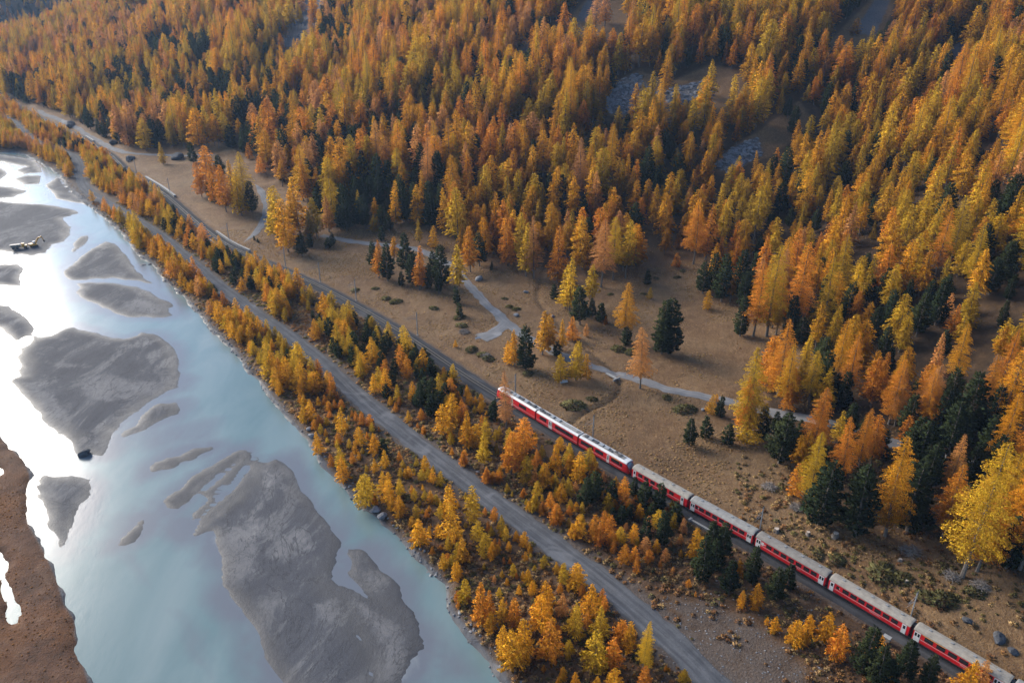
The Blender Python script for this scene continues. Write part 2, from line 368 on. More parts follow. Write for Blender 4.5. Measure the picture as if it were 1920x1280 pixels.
def gravel_road_material(name, dark, light, tracks=True):
    m, nt, b = newmat(name); N = NT(nt)
    pos = N.n('ShaderNodeNewGeometry').outputs['Position']; uv = N.n('ShaderNodeUVMap', uv_map='UVMap').outputs[0]
    sx = N.n('ShaderNodeSeparateXYZ'); N.link(uv, sx.inputs[0])
    mp = N.n('ShaderNodeMapping'); N.link(uv, mp.inputs[0]); mp.inputs['Scale'].default_value = (2.2, .035, 1)
    st = N.noise(2.2, 6, .65, mp.outputs[0], .7); n2 = N.noise(.25, 5, .65, pos); n3 = N.noise(3.5, 4, .7, pos)
    c = N.ramp(st, [(.3, dark), (.52, tuple((a + q) / 2 for a, q in zip(dark, light))), (.75, light)])
    c = N.mix(N.mapr(n2, .42, .72, 0, .5), c, tuple(min(1, v * 1.25) for v in light))
    c = N.mix(N.mapr(n3, .45, .75, 0, .4), c, tuple(v * .75 for v in dark))
    if tracks:      # packed wheel lines, looser gravel between and at the edges
        ax_ = N.math('ABSOLUTE', N.math('ADD', sx.outputs[0], N.math('MULTIPLY', N.math('SUBTRACT', n2, .5), .35)))
        rut = N.math('MULTIPLY', N.mapr(ax_, .18, .34), N.mapr(ax_, .62, .46))
        c = N.mix(N.math('MULTIPLY', rut, .45), c, tuple(v * 1.02 for v in dark))
        c = N.mix(N.math('MULTIPLY', N.mapr(ax_, .72, 1.0), .5), c, (dark[0] * 1.1, dark[1] * .95, dark[2] * .8))
        n6 = N.noise(.09, 3, .5, pos, .6)
        c = N.mix(N.mapr(n6, .62, .68, 0, .55), c, tuple(min(1, v * 1.3) for v in light))
    N.link(c, b.inputs['Base Color']); b.inputs['Roughness'].default_value = .95; b.inputs['Specular IOR Level'].default_value = .05
    N.link(N.bump(N.math('ADD', n3, st), .5, .12), b.inputs['Normal'])
    return m
def crown_material(name, c1, c2, trans=.5, pine=False):
    m = bpy.data.materials.new(name); m.use_nodes = True; nt = m.node_tree; nt.nodes.clear(); N = NT(nt)
    out = N.n('ShaderNodeOutputMaterial')
    oi = N.n('ShaderNodeObjectInfo'); at = N.n('ShaderNodeAttribute', attribute_name='tuft')
    c = N.mix(oi.outputs['Random'], c1, c2)
    hs = N.n('ShaderNodeHueSaturation')
    N.link(N.mapr(at.outputs['Fac'], 0, 1, .485, .515), hs.inputs['Hue'])
    N.link(N.mapr(at.outputs['Fac'], 0, 1, .68, 1.32), hs.inputs['Value'])
    N.link(c, hs.inputs['Color'])
    r2 = N.math('FRACT', N.math('MULTIPLY', oi.outputs['Random'], 7.31))
    cc = N.mix(1.0, hs.outputs[0], N.mix(r2, (.80, .80, .84), (1.12, 1.1, 1.05)), 'MULTIPLY')
    d = N.n('ShaderNodeBsdfDiffuse'); t = N.n('ShaderNodeBsdfTranslucent'); mx = N.n('ShaderNodeMixShader')
    N.link(cc, d.inputs[0]); N.link(cc, t.inputs[0]); mx.inputs[0].default_value = trans
    N.link(d.outputs[0], mx.inputs[1]); N.link(t.outputs[0], mx.inputs[2]); N.link(mx.outputs[0], out.inputs[0])
    return m
M = {}
M['ground'] = ground_material(); M['water'] = water_material()
M['road'] = gravel_road_material('gravel_road', (.033, .035, .040), (.093, .094, .099))
M['path'] = gravel_road_material('gravel_path', (.082, .081, .084), (.145, .144, .146))
M['ballast'] = gravel_road_material('ballast', (.018, .019, .022), (.045, .045, .048))
M['gold'] = crown_material('larch_gold', (.95, .51, .045), (.95, .44, .038))
M['orange'] = crown_material('larch_orange', (.94, .40, .05), (.92, .355, .055))
M['olive'] = crown_material('larch_olive', (.86, .53, .05), (.74, .475, .045))
M['rust'] = crown_material('larch_rust', (.90, .44, .14), (.84, .40, .15))
M['pine'] = crown_material('pine_green', (.030, .042, .020), (.046, .056, .024), .5)
M['bark'] = simple('bark', (.10, .085, .072), .9, .35, 6, bump=.5, spec=.1)
M['scrub_red'] = crown_material('scrub_russet', (.34, .18, .075), (.25, .135, .065))
M['scrub_tan'] = crown_material('scrub_tan', (.46, .31, .15), (.36, .24, .11))
M['scrub_green'] = crown_material('scrub_green', (.17, .155, .06), (.20, .165, .065))
M['juniper'] = crown_material('juniper', (.11, .105, .045), (.14, .13, .06))
M['twig'] = simple('twigs', (.15, .13, .115), .9, .4, 5, spec=.1)
M['dark_rock'] = simple('dark_rock', (.045, .046, .05), .95, .5, 1.6, bump=.6, spec=.1)
M['rock'] = simple('rock', (.115, .115, .122), .85, .5, 1.6, bump=.6, spec=.2)
M['concrete'] = simple('concrete', (.17, .168, .163), .8, .22, 1.5, bump=.2, spec=.2)
M['red'] = simple('red_paint', (.36, .006, .010), .38, .14, 1.2)
M['white'] = simple('white_paint', (.36, .36, .355), .45, .12, 1.5)
M['door_grey'] = simple('door_paint', (.36, .36, .36), .45, .10, 2)
M['glass'] = simple('window_glass', (.012, .013, .015), .12, .3, .8)
M['roof_beige'] = simple('roof_beige', (.165, .147, .122), .7, .25, 1.1)
M['roof_grey'] = simple('roof_grey', (.150, .145, .134), .7, .2, 1.1)
M['roof_brown'] = simple('roof_brown', (.118, .106, .093), .7, .25, 1.1)
M['black'] = simple('dark_metal', (.025, .025, .027), .6, .3, 2)
M['steel'] = simple('galvanised_steel', (.20, .205, .21), .5, .2, 2, metal=.3)
M['rail'] = simple('rail_steel', (.09, .082, .076), .5, .2, 1, metal=.2, spec=.2)
M['sleeper'] = simple('sleepers', (.030, .027, .025), .9, .3, 3, spec=.1)
M['yellow'] = simple('yellow_paint', (.42, .24, .02), .5, .1, 2)
M['windscreen'] = simple('windscreen', (.10, .14, .17), .06, .3, 1)
M['digger'] = simple('digger_yellow', (.36, .17, .02), .5, .2, 1.5)
M['wood'] = simple('cut_wood', (.27, .22, .18), .85, .35, 3)

# ------------------------------------------------------------------ mesh helpers
def link(o, parent=None):
    col.objects.link(o)
    if parent is not None: o.parent = parent
    return o
def meshobj(name, me, mat, parent=None):
    o = bpy.data.objects.new(name, me)
    if mat is not None and not me.materials: me.materials.append(mat)
    return link(o, parent)
def tag(o, label=None, cat=None, group=None, kind=None):
    if label: o['label'] = label
    if cat: o['category'] = cat
    if group: o['group'] = group
    if kind: o['kind'] = kind
    return o
def empty(name, loc, rz=0):
    e = bpy.data.objects.new(name, None); e.location = loc; e.rotation_euler = (0, 0, rz); e.empty_display_size = .5
    return link(e)
def np_mesh(name, V, quads=None, tris=None, smooth_=False):
    me = bpy.data.meshes.new(name)
    fl = []; st = []; tot = 0
    for F in (quads, tris):
        if F is None or len(F) == 0: continue
        F = np.asarray(F, np.int32); k = F.shape[1]
        fl.append(F.ravel()); st.append(tot + np.arange(len(F)) * k); tot += F.size
    fl = np.concatenate(fl); st = np.concatenate(st)
    me.vertices.add(len(V)); me.vertices.foreach_set('co', np.asarray(V, np.float32).ravel())
    me.loops.add(len(fl)); me.loops.foreach_set('vertex_index', fl)
    me.polygons.add(len(st)); me.polygons.foreach_set('loop_start', st.astype(np.int32))
    me.update(calc_edges=True); me.validate()
    if smooth_: me.shade_smooth()
    return me
class MB:
    def __init__(s): s.v = []; s.f = []
    def box(s, x0, x1, y0, y1, z0, z1):
        b = len(s.v)
        s.v += [(x, y, z) for z in (z0, z1) for y in (y0, y1) for x in (x0, x1)]
        s.f += [tuple(b + i for i in q) for q in ((0, 2, 3, 1), (4, 5, 7, 6), (0, 1, 5, 4), (1, 3, 7, 5), (3, 2, 6, 7), (2, 0, 4, 6))]
        return s
    def hexa(s, p):
        b = len(s.v); s.v += [tuple(q) for q in p]
        s.f += [tuple(b + i for i in q) for q in ((3, 2, 1, 0), (4, 5, 6, 7), (0, 1, 5, 4), (1, 2, 6, 5), (2, 3, 7, 6), (3, 0, 4, 7))]
        return s
    def loft(s, rings, cap=True, closed=True):
        b = len(s.v); k = len(rings[0])
        for r in rings: s.v += [tuple(p) for p in r]
        for i in range(len(rings) - 1):
            for j in range(k if closed else k - 1):
                a = b + i * k + j; c = b + i * k + (j + 1) % k
                s.f.append((a, c, c + k, a + k))
        if cap: s.f.append(tuple(b + j for j in reversed(range(k)))); s.f.append(tuple(b + (len(rings) - 1) * k + j for j in range(k)))
        return s
    def tube(s, p0, p1, r0, r1=None, k=8):
        r1 = r0 if r1 is None else r1
        p0 = Vector(p0); p1 = Vector(p1); d = (p1 - p0).normalized(); a = d.orthogonal().normalized(); c = d.cross(a)
        ring = lambda p, r: [p + (a * math.cos(t) + c * math.sin(t)) * r for t in [2 * math.pi * i / k for i in range(k)]]
        return s.loft([ring(p0, r0), ring(p1, r1)])
    def mesh(s, name, sm=False):
        me = bpy.data.meshes.new(name); me.from_pydata([tuple(p) for p in s.v], [], s.f); me.update()
        if sm: me.shade_smooth()
        return me
    def build(s, name, mat, parent=None, sm=False): return meshobj(name, s.mesh(name, sm), mat, parent)

# ------------------------------------------------------------------ the ground
def axis(parts):
    out = [parts[0][0]]
    for a, b, st, g in parts:
        x = out[-1]; k = st
        while x < b - 1e-6:
            x += k; k *= g; out.append(x)
    return np.array(out)
neg = lambda a, b, st, g: [-v for v in axis([(-b, -a, st, g)])][::-1]
S_ax = np.r_[neg(-3500, -20, 3, 1.09)[:-1], axis([(-20, 300, 1.0, 1), (300, 800, 2.0, 1), (800, 1500, 4, 1.005), (1500, 7000, 10, 1.05)])]
N_ax = np.r_[neg(-4500, -35, 2, 1.09)[:-1], axis([(-35, 190, .95, 1), (190, 350, 1.9, 1), (350, 700, 3.5, 1.01), (700, 5000, 12, 1.06)])]
SG, NG = np.meshgrid(S_ax, N_ax, indexing='ij')
gx, gy = to_xy(SG.ravel(), NG.ravel())
gh, gd, gdr, gdt, grs, gdd = height(gx, gy, True)
GP = np.stack([gx, gy], -1)
gs, gn = SG.ravel(), NG.ravel()
barm = np.full(len(gx), -6.0)
im = grs > -3
jit = 1.6 * fbm(gs * .45, gn, 5.5, 4) + .9 * fbm(gs * .35, gn, 1.9, 3)
for b_ in bars:
    t = np.full(len(gx), -6.0); t[im] = sdf_near(GP[im], b_, 6); barm = np.maximum(barm, t)
barj = barm + np.where(barm > -5, jit, 0)
bz = WATER + np.where(barj > 0, .34 * (1 - np.exp(-barj / 4.5)) + (.07 * fbm(gs * .4, gn, 6, 4) + .05 * fbm(gs * .3, gn, 2.2, 3)) * sstep(0, 3, barj), np.maximum(barj * .20, -1.0))
gh = np.where(grs > -1.5, np.maximum(gh, np.where(grs > 0.5, bz, -9)), gh)
ni = len(N_ax); ns_ = len(S_ax)
idx = np.arange(ns_ * ni).reshape(ns_, ni)
Q = np.stack([idx[:-1, :-1], idx[:-1, 1:], idx[1:, 1:], idx[1:, :-1]], -1).reshape(-1, 4)
gme = np_mesh('ground', np.stack([gx, gy, gh], -1), quads=Q[:, ::-1], smooth_=True)
gpx, gpy, gdep = proj(gx, gy, gh)
GPX = np.stack([gpx, gpy], -1)

# forest edge in the photograph, and open patches of scree on the slope
edge_x = [-400, 0, 60, 110, 150, 200, 260, 400, 470, 520, 570, 600, 720, 800, 860, 950, 1000, 1190, 1215, 1300, 1330, 1400, 1480, 1560, 1700, 1800, 1920, 2200]
edge_y = [90, 183, 198, 212, 232, 262, 286, 280, 292, 330, 385, 430, 432, 425, 480, 480, 505, 510, 478, 480, 540, 600, 640, 735, 820, 880, 960, 1060]
open_px = [
    [(1120, 215), (1150, 155), (1195, 130), (1260, 150), (1330, 120), (1395, 130), (1410, 180), (1350, 205), (1300, 185), (1215, 205), (1180, 222)],
    [(955, 105), (1000, 66), (1060, 38), (1105, -10), (1210, -10), (1190, 60), (1060, 95), (985, 130)],
    [(1335, 305), (1380, 268), (1420, 245), (1500, 185), (1530, 235), (1445, 295), (1360, 325)],
    [(525, 85), (555, 15), (585, -20), (630, -20), (595, 45), (565, 95)],
    [(1550, 80), (1610, 20), (1650, -20), (1690, -20), (1650, 85), (1580, 120)],
    [(1735, 110), (1825, 70), (1850, 88), (1760, 130)],
    [(1205, 520), (1205, 470), (1260, 462), (1310, 500), (1300, 560)],
]
rock_px = [
    [(1125, 212), (1150, 158), (1195, 135), (1215, 165), (1195, 215)], [(1335, 310), (1375, 275), (1420, 255), (1430, 290), (1365, 325)],
    [(530, 85), (557, 18), (590, -20), (620, -20), (590, 45), (565, 92)], [(975, 95), (1010, 70), (1050, 60), (1010, 100)], [(1080, 40), (1105, -10), (1150, -10), (1110, 40)],
    [(1735, 110), (1825, 72), (1850, 86), (1760, 126)], [(1210, 175), (1330, 150), (1340, 185), (1230, 200)], [(1600, 60), (1640, 0), (1670, 0), (1640, 70)]]
def poly_mask(Ppx, polys, soft=10):
    r = np.zeros(len(Ppx))
    for p in polys:
        r = np.maximum(r, sstep(-soft, soft, sdf_near(Ppx, np.array(p, float), 60)))
    return r
inview = (gpx > -600) & (gpx < 2500) & (gpy > -300) & (gpy < 1700)
scree = np.zeros(len(gx)); scree[inview] = poly_mask(GPX[inview], rock_px)
opn = np.zeros(len(gx)); opn[inview] = poly_mask(GPX[inview], open_px)
fy = np.interp(gpx, edge_x, edge_y)
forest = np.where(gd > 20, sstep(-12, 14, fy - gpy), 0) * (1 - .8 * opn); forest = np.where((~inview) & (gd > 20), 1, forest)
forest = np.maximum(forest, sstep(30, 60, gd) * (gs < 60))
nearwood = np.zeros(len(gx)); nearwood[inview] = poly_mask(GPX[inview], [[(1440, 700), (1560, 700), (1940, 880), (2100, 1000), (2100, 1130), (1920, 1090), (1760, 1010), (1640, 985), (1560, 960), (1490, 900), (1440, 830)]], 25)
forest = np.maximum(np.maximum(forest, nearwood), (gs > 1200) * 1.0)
far_rock = (gs > 1500) * sstep(240, 340, gh + 120 * fbm(gx, gy, 300, 4)); scree = np.maximum(scree, far_rock)
pale = [upx(p, WATER + .2) for p in (z4([(370, 880), (450, 930), (560, 985), (640, 1030), (690, 1150), (650, 1290), (520, 1290), (470, 1150), (430, 1070)]), z3([(1080, 560), (1200, 520), (1290, 560), (1290, 740), (1180, 780), (1120, 700)]),
    z2([(260, 750), (420, 790), (600, 800), (640, 840), (480, 850), (300, 810)]), z2([(560, 960), (800, 900), (1000, 920), (1200, 940), (1340, 800), (1360, 920), (1230, 1040), (1000, 1080), (800, 1100), (600, 1060)]), z2([(200, 950), (420, 1080), (640, 1270), (480, 1270), (330, 1130)]),
    z2([(900, 330), (1080, 320), (1230, 360), (1250, 430), (980, 440), (880, 390)]), z4([(60, 680), (180, 650), (250, 720), (150, 790), (40, 760)]), z4([(220, 960), (330, 900), (380, 980), (300, 1060), (240, 1040)]))]
for p_ in pale: scree = np.maximum(scree, sstep(-3, 4, sdf_near(GP, p_, 6) + 3.5 * fbm(gs * .4, gn, 6, 4)) * (grs > 0))
barcol = sstep(-2.0, -.2, grs)
wet = np.clip(1 - (gh - WATER) / .22, 0, 1) * (barcol > .5)
marsh = ((gn < np.interp(gs, [0, 250, 600], [38, 36, 60])) & (grs < 0)) * 1.0
verge = np.maximum((1 - sstep(3.2, 7.5, gdr)) * .75, (1 - sstep(3.0, 5.0, gdt)) * .6)
verge = np.maximum(verge, .85 * (1 - sstep(0, 4.5, -grs)) * (1 - marsh) * (grs < 0))
lot = [(1180, 1010), (1290, 1060), (1390, 1150), (1500, 1210), (1620, 1330), (1400, 1340), (1280, 1180), (1200, 1100)]
gp2 = np.zeros(len(gx)); gp2[inview] = poly_mask(GPX[inview], [[(1230, 1110), (1330, 1120), (1420, 1160), (1500, 1230), (1560, 1340), (1400, 1340), (1300, 1210)]], 25)
verge = np.maximum(verge, .60 * gp2)
# scrub: the strips between river, road and railway
rd_side = np.zeros(len(gx))
def side(P, line):
    """signed side of a polyline (positive = hill side)"""
    i = np.zeros(len(P), int); best = np.full(len(P), 1e18)
    L = line[::6]
    for k in range(len(L)):
        d = ((P - L[k]) ** 2).sum(1); m = d < best; best[m] = d[m]; i[m] = k
    i0 = np.clip(i, 1, len(L) - 2); t = L[i0 + 1] - L[i0 - 1]
    q = P - L[i0]
    return np.sign(t[:, 0] * q[:, 1] - t[:, 1] * q[:, 0])
nearm = (gs > -150) & (gs < 1300) & (gn > -100) & (gn < 300)
sgn = side(np.array([[to_xy(50, 300)[0], to_xy(50, 300)[1]]]), rail)[0]
railside = np.ones(len(gx)); railside[nearm] = side(GP[nearm], rail) * sgn
scrub = ((railside < 0) & (grs < 0) & (marsh < .5) & nearm) * 1.0
nearbank = np.zeros(len(gx)); nearbank[inview] = poly_mask(GPX[inview], [[(1480, 880), (1580, 960), (1700, 960), (1900, 1000), (2100, 1100), (2100, 1400), (1900, 1260), (1500, 1000)]], 30)
scrub = np.maximum(scrub, .45 * nearbank * (.5 + fbm(gx, gy, 12, 3)))
dark = (1 - sstep(.1, 1.0, gdd)) * (gdt > 3) * .8
ca = np.ones((len(gx), 4), np.float32); ca[:, 0] = forest; ca[:, 1] = scree; ca[:, 2] = barcol; ca[:, 3] = marsh
cb = np.ones((len(gx), 4), np.float32); cb[:, 0] = verge; cb[:, 1] = dark; cb[:, 2] = scrub; cb[:, 3] = wet
for nm, c_ in (('zone_a', ca), ('zone_b', cb)):
    at = gme.color_attributes.new(nm, 'FLOAT_COLOR', 'POINT'); at.data.foreach_set('color', c_.ravel())
go = meshobj('ground', gme, M['ground']); tag(go, kind='structure')

# ground height by looking up the finished mesh (bilinear on the axes)
GH2 = gh.reshape(ns_, ni)
def gz(x, y):
    s, n = to_sn(np.asarray(x, float), np.asarray(y, float))
    i = np.clip(np.searchsorted(S_ax, s) - 1, 0, ns_ - 2); j = np.clip(np.searchsorted(N_ax, n) - 1, 0, ni - 2)
    a = np.clip((s - S_ax[i]) / (S_ax[i + 1] - S_ax[i]), 0, 1); b = np.clip((n - N_ax[j]) / (N_ax[j + 1] - N_ax[j]), 0, 1)
    return (GH2[i, j] * (1 - a) + GH2[i + 1, j] * a) * (1 - b) + (GH2[i, j + 1] * (1 - a) + GH2[i + 1, j + 1] * a) * b
def pick(px, py):
    """where the ray of a pixel meets the ground"""
    px = np.atleast_1d(np.asarray(px, float)); py = np.atleast_1d(np.asarray(py, float))
    dx, dy, dz = ray(px, py); L = np.sqrt(dx * dx + dy * dy + dz * dz); dx, dy, dz = dx / L, dy / L, dz / L
    t = np.full(len(px), 60.0); done = np.zeros(len(px), bool)
    for k in range(900):
        gap = H + dz * t - gz(dx * t, dy * t)
        done |= gap < .03
        t = np.where(done, t, t + np.maximum(gap * .45, .02))
        if done.all() or t.min() > 5000: break
    return np.stack([dx * t, dy * t, gz(dx * t, dy * t)], -1)

# ------------------------------------------------------------------ water
wS = axis([(-160, 320, 1.6, 1), (320, 1500, 5, 1.02)]); wN = np.r_[neg(-900, -40, 5, 1.04)[:-1], axis([(-40, 170, 1.6, 1)])]
WS, WN = np.meshgrid(wS, wN, indexing='ij'); wx, wy = to_xy(WS.ravel(), WN.ravel())
WP = np.stack([wx, wy], -1)
keep = (sdf(WP, river) > -14) | (np.maximum(sdf_near(WP, pond, 6), sdf_near(WP, pond2, 6)) > -5)
silt = np.zeros((len(wx), 4), np.float32); silt[:, 3] = 1
for k, p in shoals:
    v = sdf_near(WP, p, 12) + 3 * fbm(wx, wy, 14, 3)
    ch = 1 if k > 1 else 0
    silt[:, ch] = np.maximum(silt[:, ch], min(k, 1) * sstep(-4, 6, v))
bw = np.full(len(wx), -10.)
for b_ in bars: bw = np.maximum(bw, sdf_near(WP, b_, 10))
silt[:, 0] = np.maximum(silt[:, 0], .75 * sstep(-9, 1, bw + 4 * fbm(wx, wy, 9, 3)))
idx = np.arange(len(wS) * len(wN)).reshape(len(wS), len(wN))
Q = np.stack([idx[:-1, :-1], idx[:-1, 1:], idx[1:, 1:], idx[1:, :-1]], -1).reshape(-1, 4)
Q = Q[keep[Q].any(1)]
used = np.unique(Q); remap = np.zeros(len(wx), int); remap[used] = np.arange(len(used))
wme = np_mesh('water', np.stack([wx, wy, np.full(len(wx), WATER)], -1)[used], quads=remap[Q][:, ::-1], smooth_=True)
at = wme.color_attributes.new('silt', 'FLOAT_COLOR', 'POINT'); at.data.foreach_set('color', silt[used].ravel())
tag(meshobj('river', wme, M['water']), kind='structure')

# ------------------------------------------------------------------ roads, paths, railway bed as draped ribbons
def ribbon(name, line, hw, mat, lift, ragged=.25, across=6, step=1, zfun=None, kind='structure', crown=0.0, taper=0):
    L = line[::step]; t = np.gradient(L, axis=0); t /= np.linalg.norm(t, axis=1)[:, None]; nrm = np.stack([-t[:, 1], t[:, 0]], -1)
    k = np.linspace(-1, 1, across + 1); V = []; UV = []
    D = np.r_[0, np.cumsum(np.linalg.norm(np.diff(L, axis=0), axis=1))]; hw = hw * (np.clip(np.minimum(D, D[-1] - D) / taper, .12, 1) if taper else np.ones(len(L)))
    ea = 1 + ragged * fbm(D, D * 0 + 3.3, 3.0, 4); eb = 1 + ragged * fbm(D, D * 0 + 77.7, 3.0, 4)
    for q in k:
        wgt = np.where(q < 0, ea, eb) if abs(q) > .99 else 1.0
        p = L + nrm * (q * hw * wgt)[:, None]
        zz = (gz(p[:, 0], p[:, 1]) if zfun is None else zfun(p)) + lift + crown * (1 - q * q) - (.05 if abs(q) > .99 else 0)
        V.append(np.c_[p, zz]); UV.append(np.c_[np.full(len(L), q), D])
    V = np.stack(V, 1).reshape(-1, 3); UV = np.stack(UV, 1).reshape(-1, 2)
    idx = np.arange(len(V)).reshape(len(L), -1)
    Q = np.stack([idx[:-1, :-1], idx[:-1, 1:], idx[1:, 1:], idx[1:, :-1]], -1).reshape(-1, 4)
    a, b_, c_ = V[Q[0, 0]], V[Q[0, 1]], V[Q[0, 2]]
    if np.cross(b_ - a, c_ - a)[2] < 0: Q = Q[:, ::-1]
    me = np_mesh(name, V, quads=Q, smooth_=True)
    uv = me.uv_layers.new(name='UVMap'); li = np.zeros(len(me.loops), np.int32); me.loops.foreach_get('vertex_index', li)
    uv.data.foreach_set('uv', UV[li].astype(np.float32).ravel())
    return tag(meshobj(name, me, M[mat]), kind=kind)
rd = ribbon('gravel_road', road, 2.9, 'road', .07, .30, 8, crown=.05)
PATHS = []
def ppath(name, px, hw, **kw):
    P = pick([p[0] for p in px], [p[1] for p in px]); PATHS.append(smooth(spline(P[:, :2], 1.0), 4)[::3])
    return ribbon(name, smooth(spline(P[:, :2], 1.0), 4), hw, 'path', .10, .55, 6, **kw)
ppath('gravel_path', [(600, 441), (640, 449), (690, 456), (740, 461), (790, 470), (838, 495), (868, 522), (890, 546), (915, 572), (945, 600), (972, 622), (1020, 650), (1060, 668), (1105, 685), (1160, 704), (1230, 723), (1340, 748), (1480, 780), (1530, 788), (1625, 813), (1720, 840), (1840, 880)], 1.9)
ppath('gravel_turnout', [(952, 603), (940, 614), (925, 624), (908, 632), (895, 637)], 2.9)
ppath('forest_path', [(478, 345), (492, 362), (499, 385), (497, 405), (488, 425), (474, 442), (455, 456)], 1.7, taper=9)
ppath('valley_path', [(70, 206), (85, 215), (105, 222), (130, 233), (150, 243), (163, 254), (190, 268), (215, 280), (250, 288), (330, 292), (410, 288)], 1.6, taper=6)
# railway: ballast with shoulders
L = rail; t = np.gradient(L, axis=0); t /= np.linalg.norm(t, axis=1)[:, None]; RN = np.stack([-t[:, 1], t[:, 0]], -1); RT = t
if (RN[200] @ NX) < 0: RN = -RN                       # RN points to the hill side
prof = [(-3.1, .38), (-2.0, .85), (-1.3, .93), (0, .92), (1.3, .93), (2.0, .85), (3.1, .38)]
def bed_edge(o, z):
    j = .3 * fbm(np.arange(len(L)) * 1.0, np.full(len(L), o * 9.0), 4, 3) if abs(o) > 2 else np.zeros(len(L))
    return np.c_[L + RN * (o + j)[:, None], np.full(len(L), z)]
V = np.stack([bed_edge(o, z) for o, z in prof], 1).reshape(-1, 3)
idx = np.arange(len(V)).reshape(len(L), -1)
Q = np.stack([idx[:-1, :-1], idx[:-1, 1:], idx[1:, 1:], idx[1:, :-1]], -1).reshape(-1, 4)
if np.cross(V[Q[0, 1]] - V[Q[0, 0]], V[Q[0, 2]] - V[Q[0, 0]])[2] < 0: Q = Q[:, ::-1]
me = np_mesh('railway_bed', V, quads=Q, smooth_=True)
uv = me.uv_layers.new(name='UVMap'); li = np.zeros(len(me.loops), np.int32); me.loops.foreach_get('vertex_index', li)
UV = np.stack([np.stack([np.full(len(L), o / 2.7), np.arange(len(L)) * 1.0], -1) for o, z in prof], 1).reshape(-1, 2)
uv.data.foreach_set('uv', UV[li].astype(np.float32).ravel())
tag(meshobj('railway_bed', me, M['ballast']), kind='structure')
trk = empty('railway_track', (rail[300][0], rail[300][1], .9)); tag(trk, 'single narrow railway track curving along the valley on dark ballast', 'track')
base = np.array([rail[300][0], rail[300][1], .9])
for sgn_ in (-1, 1):
    pr = [(-.05, .05), (-.05, .17), (.05, .17), (.05, .05)]
    V = np.stack([np.c_[L + RN * (sgn_ * .5 + o), np.full(len(L), .9 + z)] for o, z in pr], 1).reshape(-1, 3) - base
    idx = np.arange(len(V)).reshape(len(L), 4)
    Q = np.concatenate([np.stack([idx[:-1, k], idx[:-1, (k + 1) % 4], idx[1:, (k + 1) % 4], idx[1:, k]], -1) for k in range(4)])
    meshobj('rail', np_mesh('rail', V, quads=Q), M['rail'], trk)
m = MB(); mid = rail[:-1:1]
for i in range(0, len(L) - 1):
    for f_ in (0, .5):
        c = L[i] * (1 - f_) + L[i + 1] * f_; tt = RT[i] * .11; nn = RN[i] * .95
        p = [c - tt - nn, c + tt - nn, c + tt + nn, c - tt + nn]
        m.hexa([(q[0] - base[0], q[1] - base[1], .01) for q in p] + [(q[0] - base[0], q[1] - base[1], .06) for q in p])
tag(m.build('sleepers', M['sleeper'], trk), kind='stuff')

# ------------------------------------------------------------------ tree meshes
def crown_mesh(name, quads_c, quads_d, quads_w, lens, axis_xy, rs, up=.45, jitter=.35):
    """quads_c centres, quads_d long direction, quads_w side direction (not normalised sizes)"""
    n = len(quads_c); c = quads_c; d = quads_d; w_ = quads_w
    V = np.stack([c - d - w_ * .55, c + d * .15 - w_, c + d, c - d * .1 + w_], 1)
    V = V.reshape(-1, 3)
    me = np_mesh(name, V, quads=np.arange(4 * n).reshape(n, 4), smooth_=True)
    tv = np.repeat(rs.random(n), 4).astype(np.float32)
    a = me.attributes.new('tuft', 'FLOAT', 'POINT'); a.data.foreach_set('value', tv)
    rad = V - np.c_[np.zeros((len(V), 2)), V[:, 2:3]]
    rl = np.linalg.norm(rad[:, :2], axis=1)[:, None] + .15
    nr = rad / rl; nr[:, 2] = up
    nr = nr + np.repeat(rs.normal(0, jitter, (n, 3)), 4, 0); nr /= np.linalg.norm(nr, axis=1)[:, None]
    me.normals_split_custom_set_from_vertices([tuple(v) for v in nr])
    return me
def unit(v): return v / (np.linalg.norm(v, axis=-1, keepdims=True) + 1e-9)
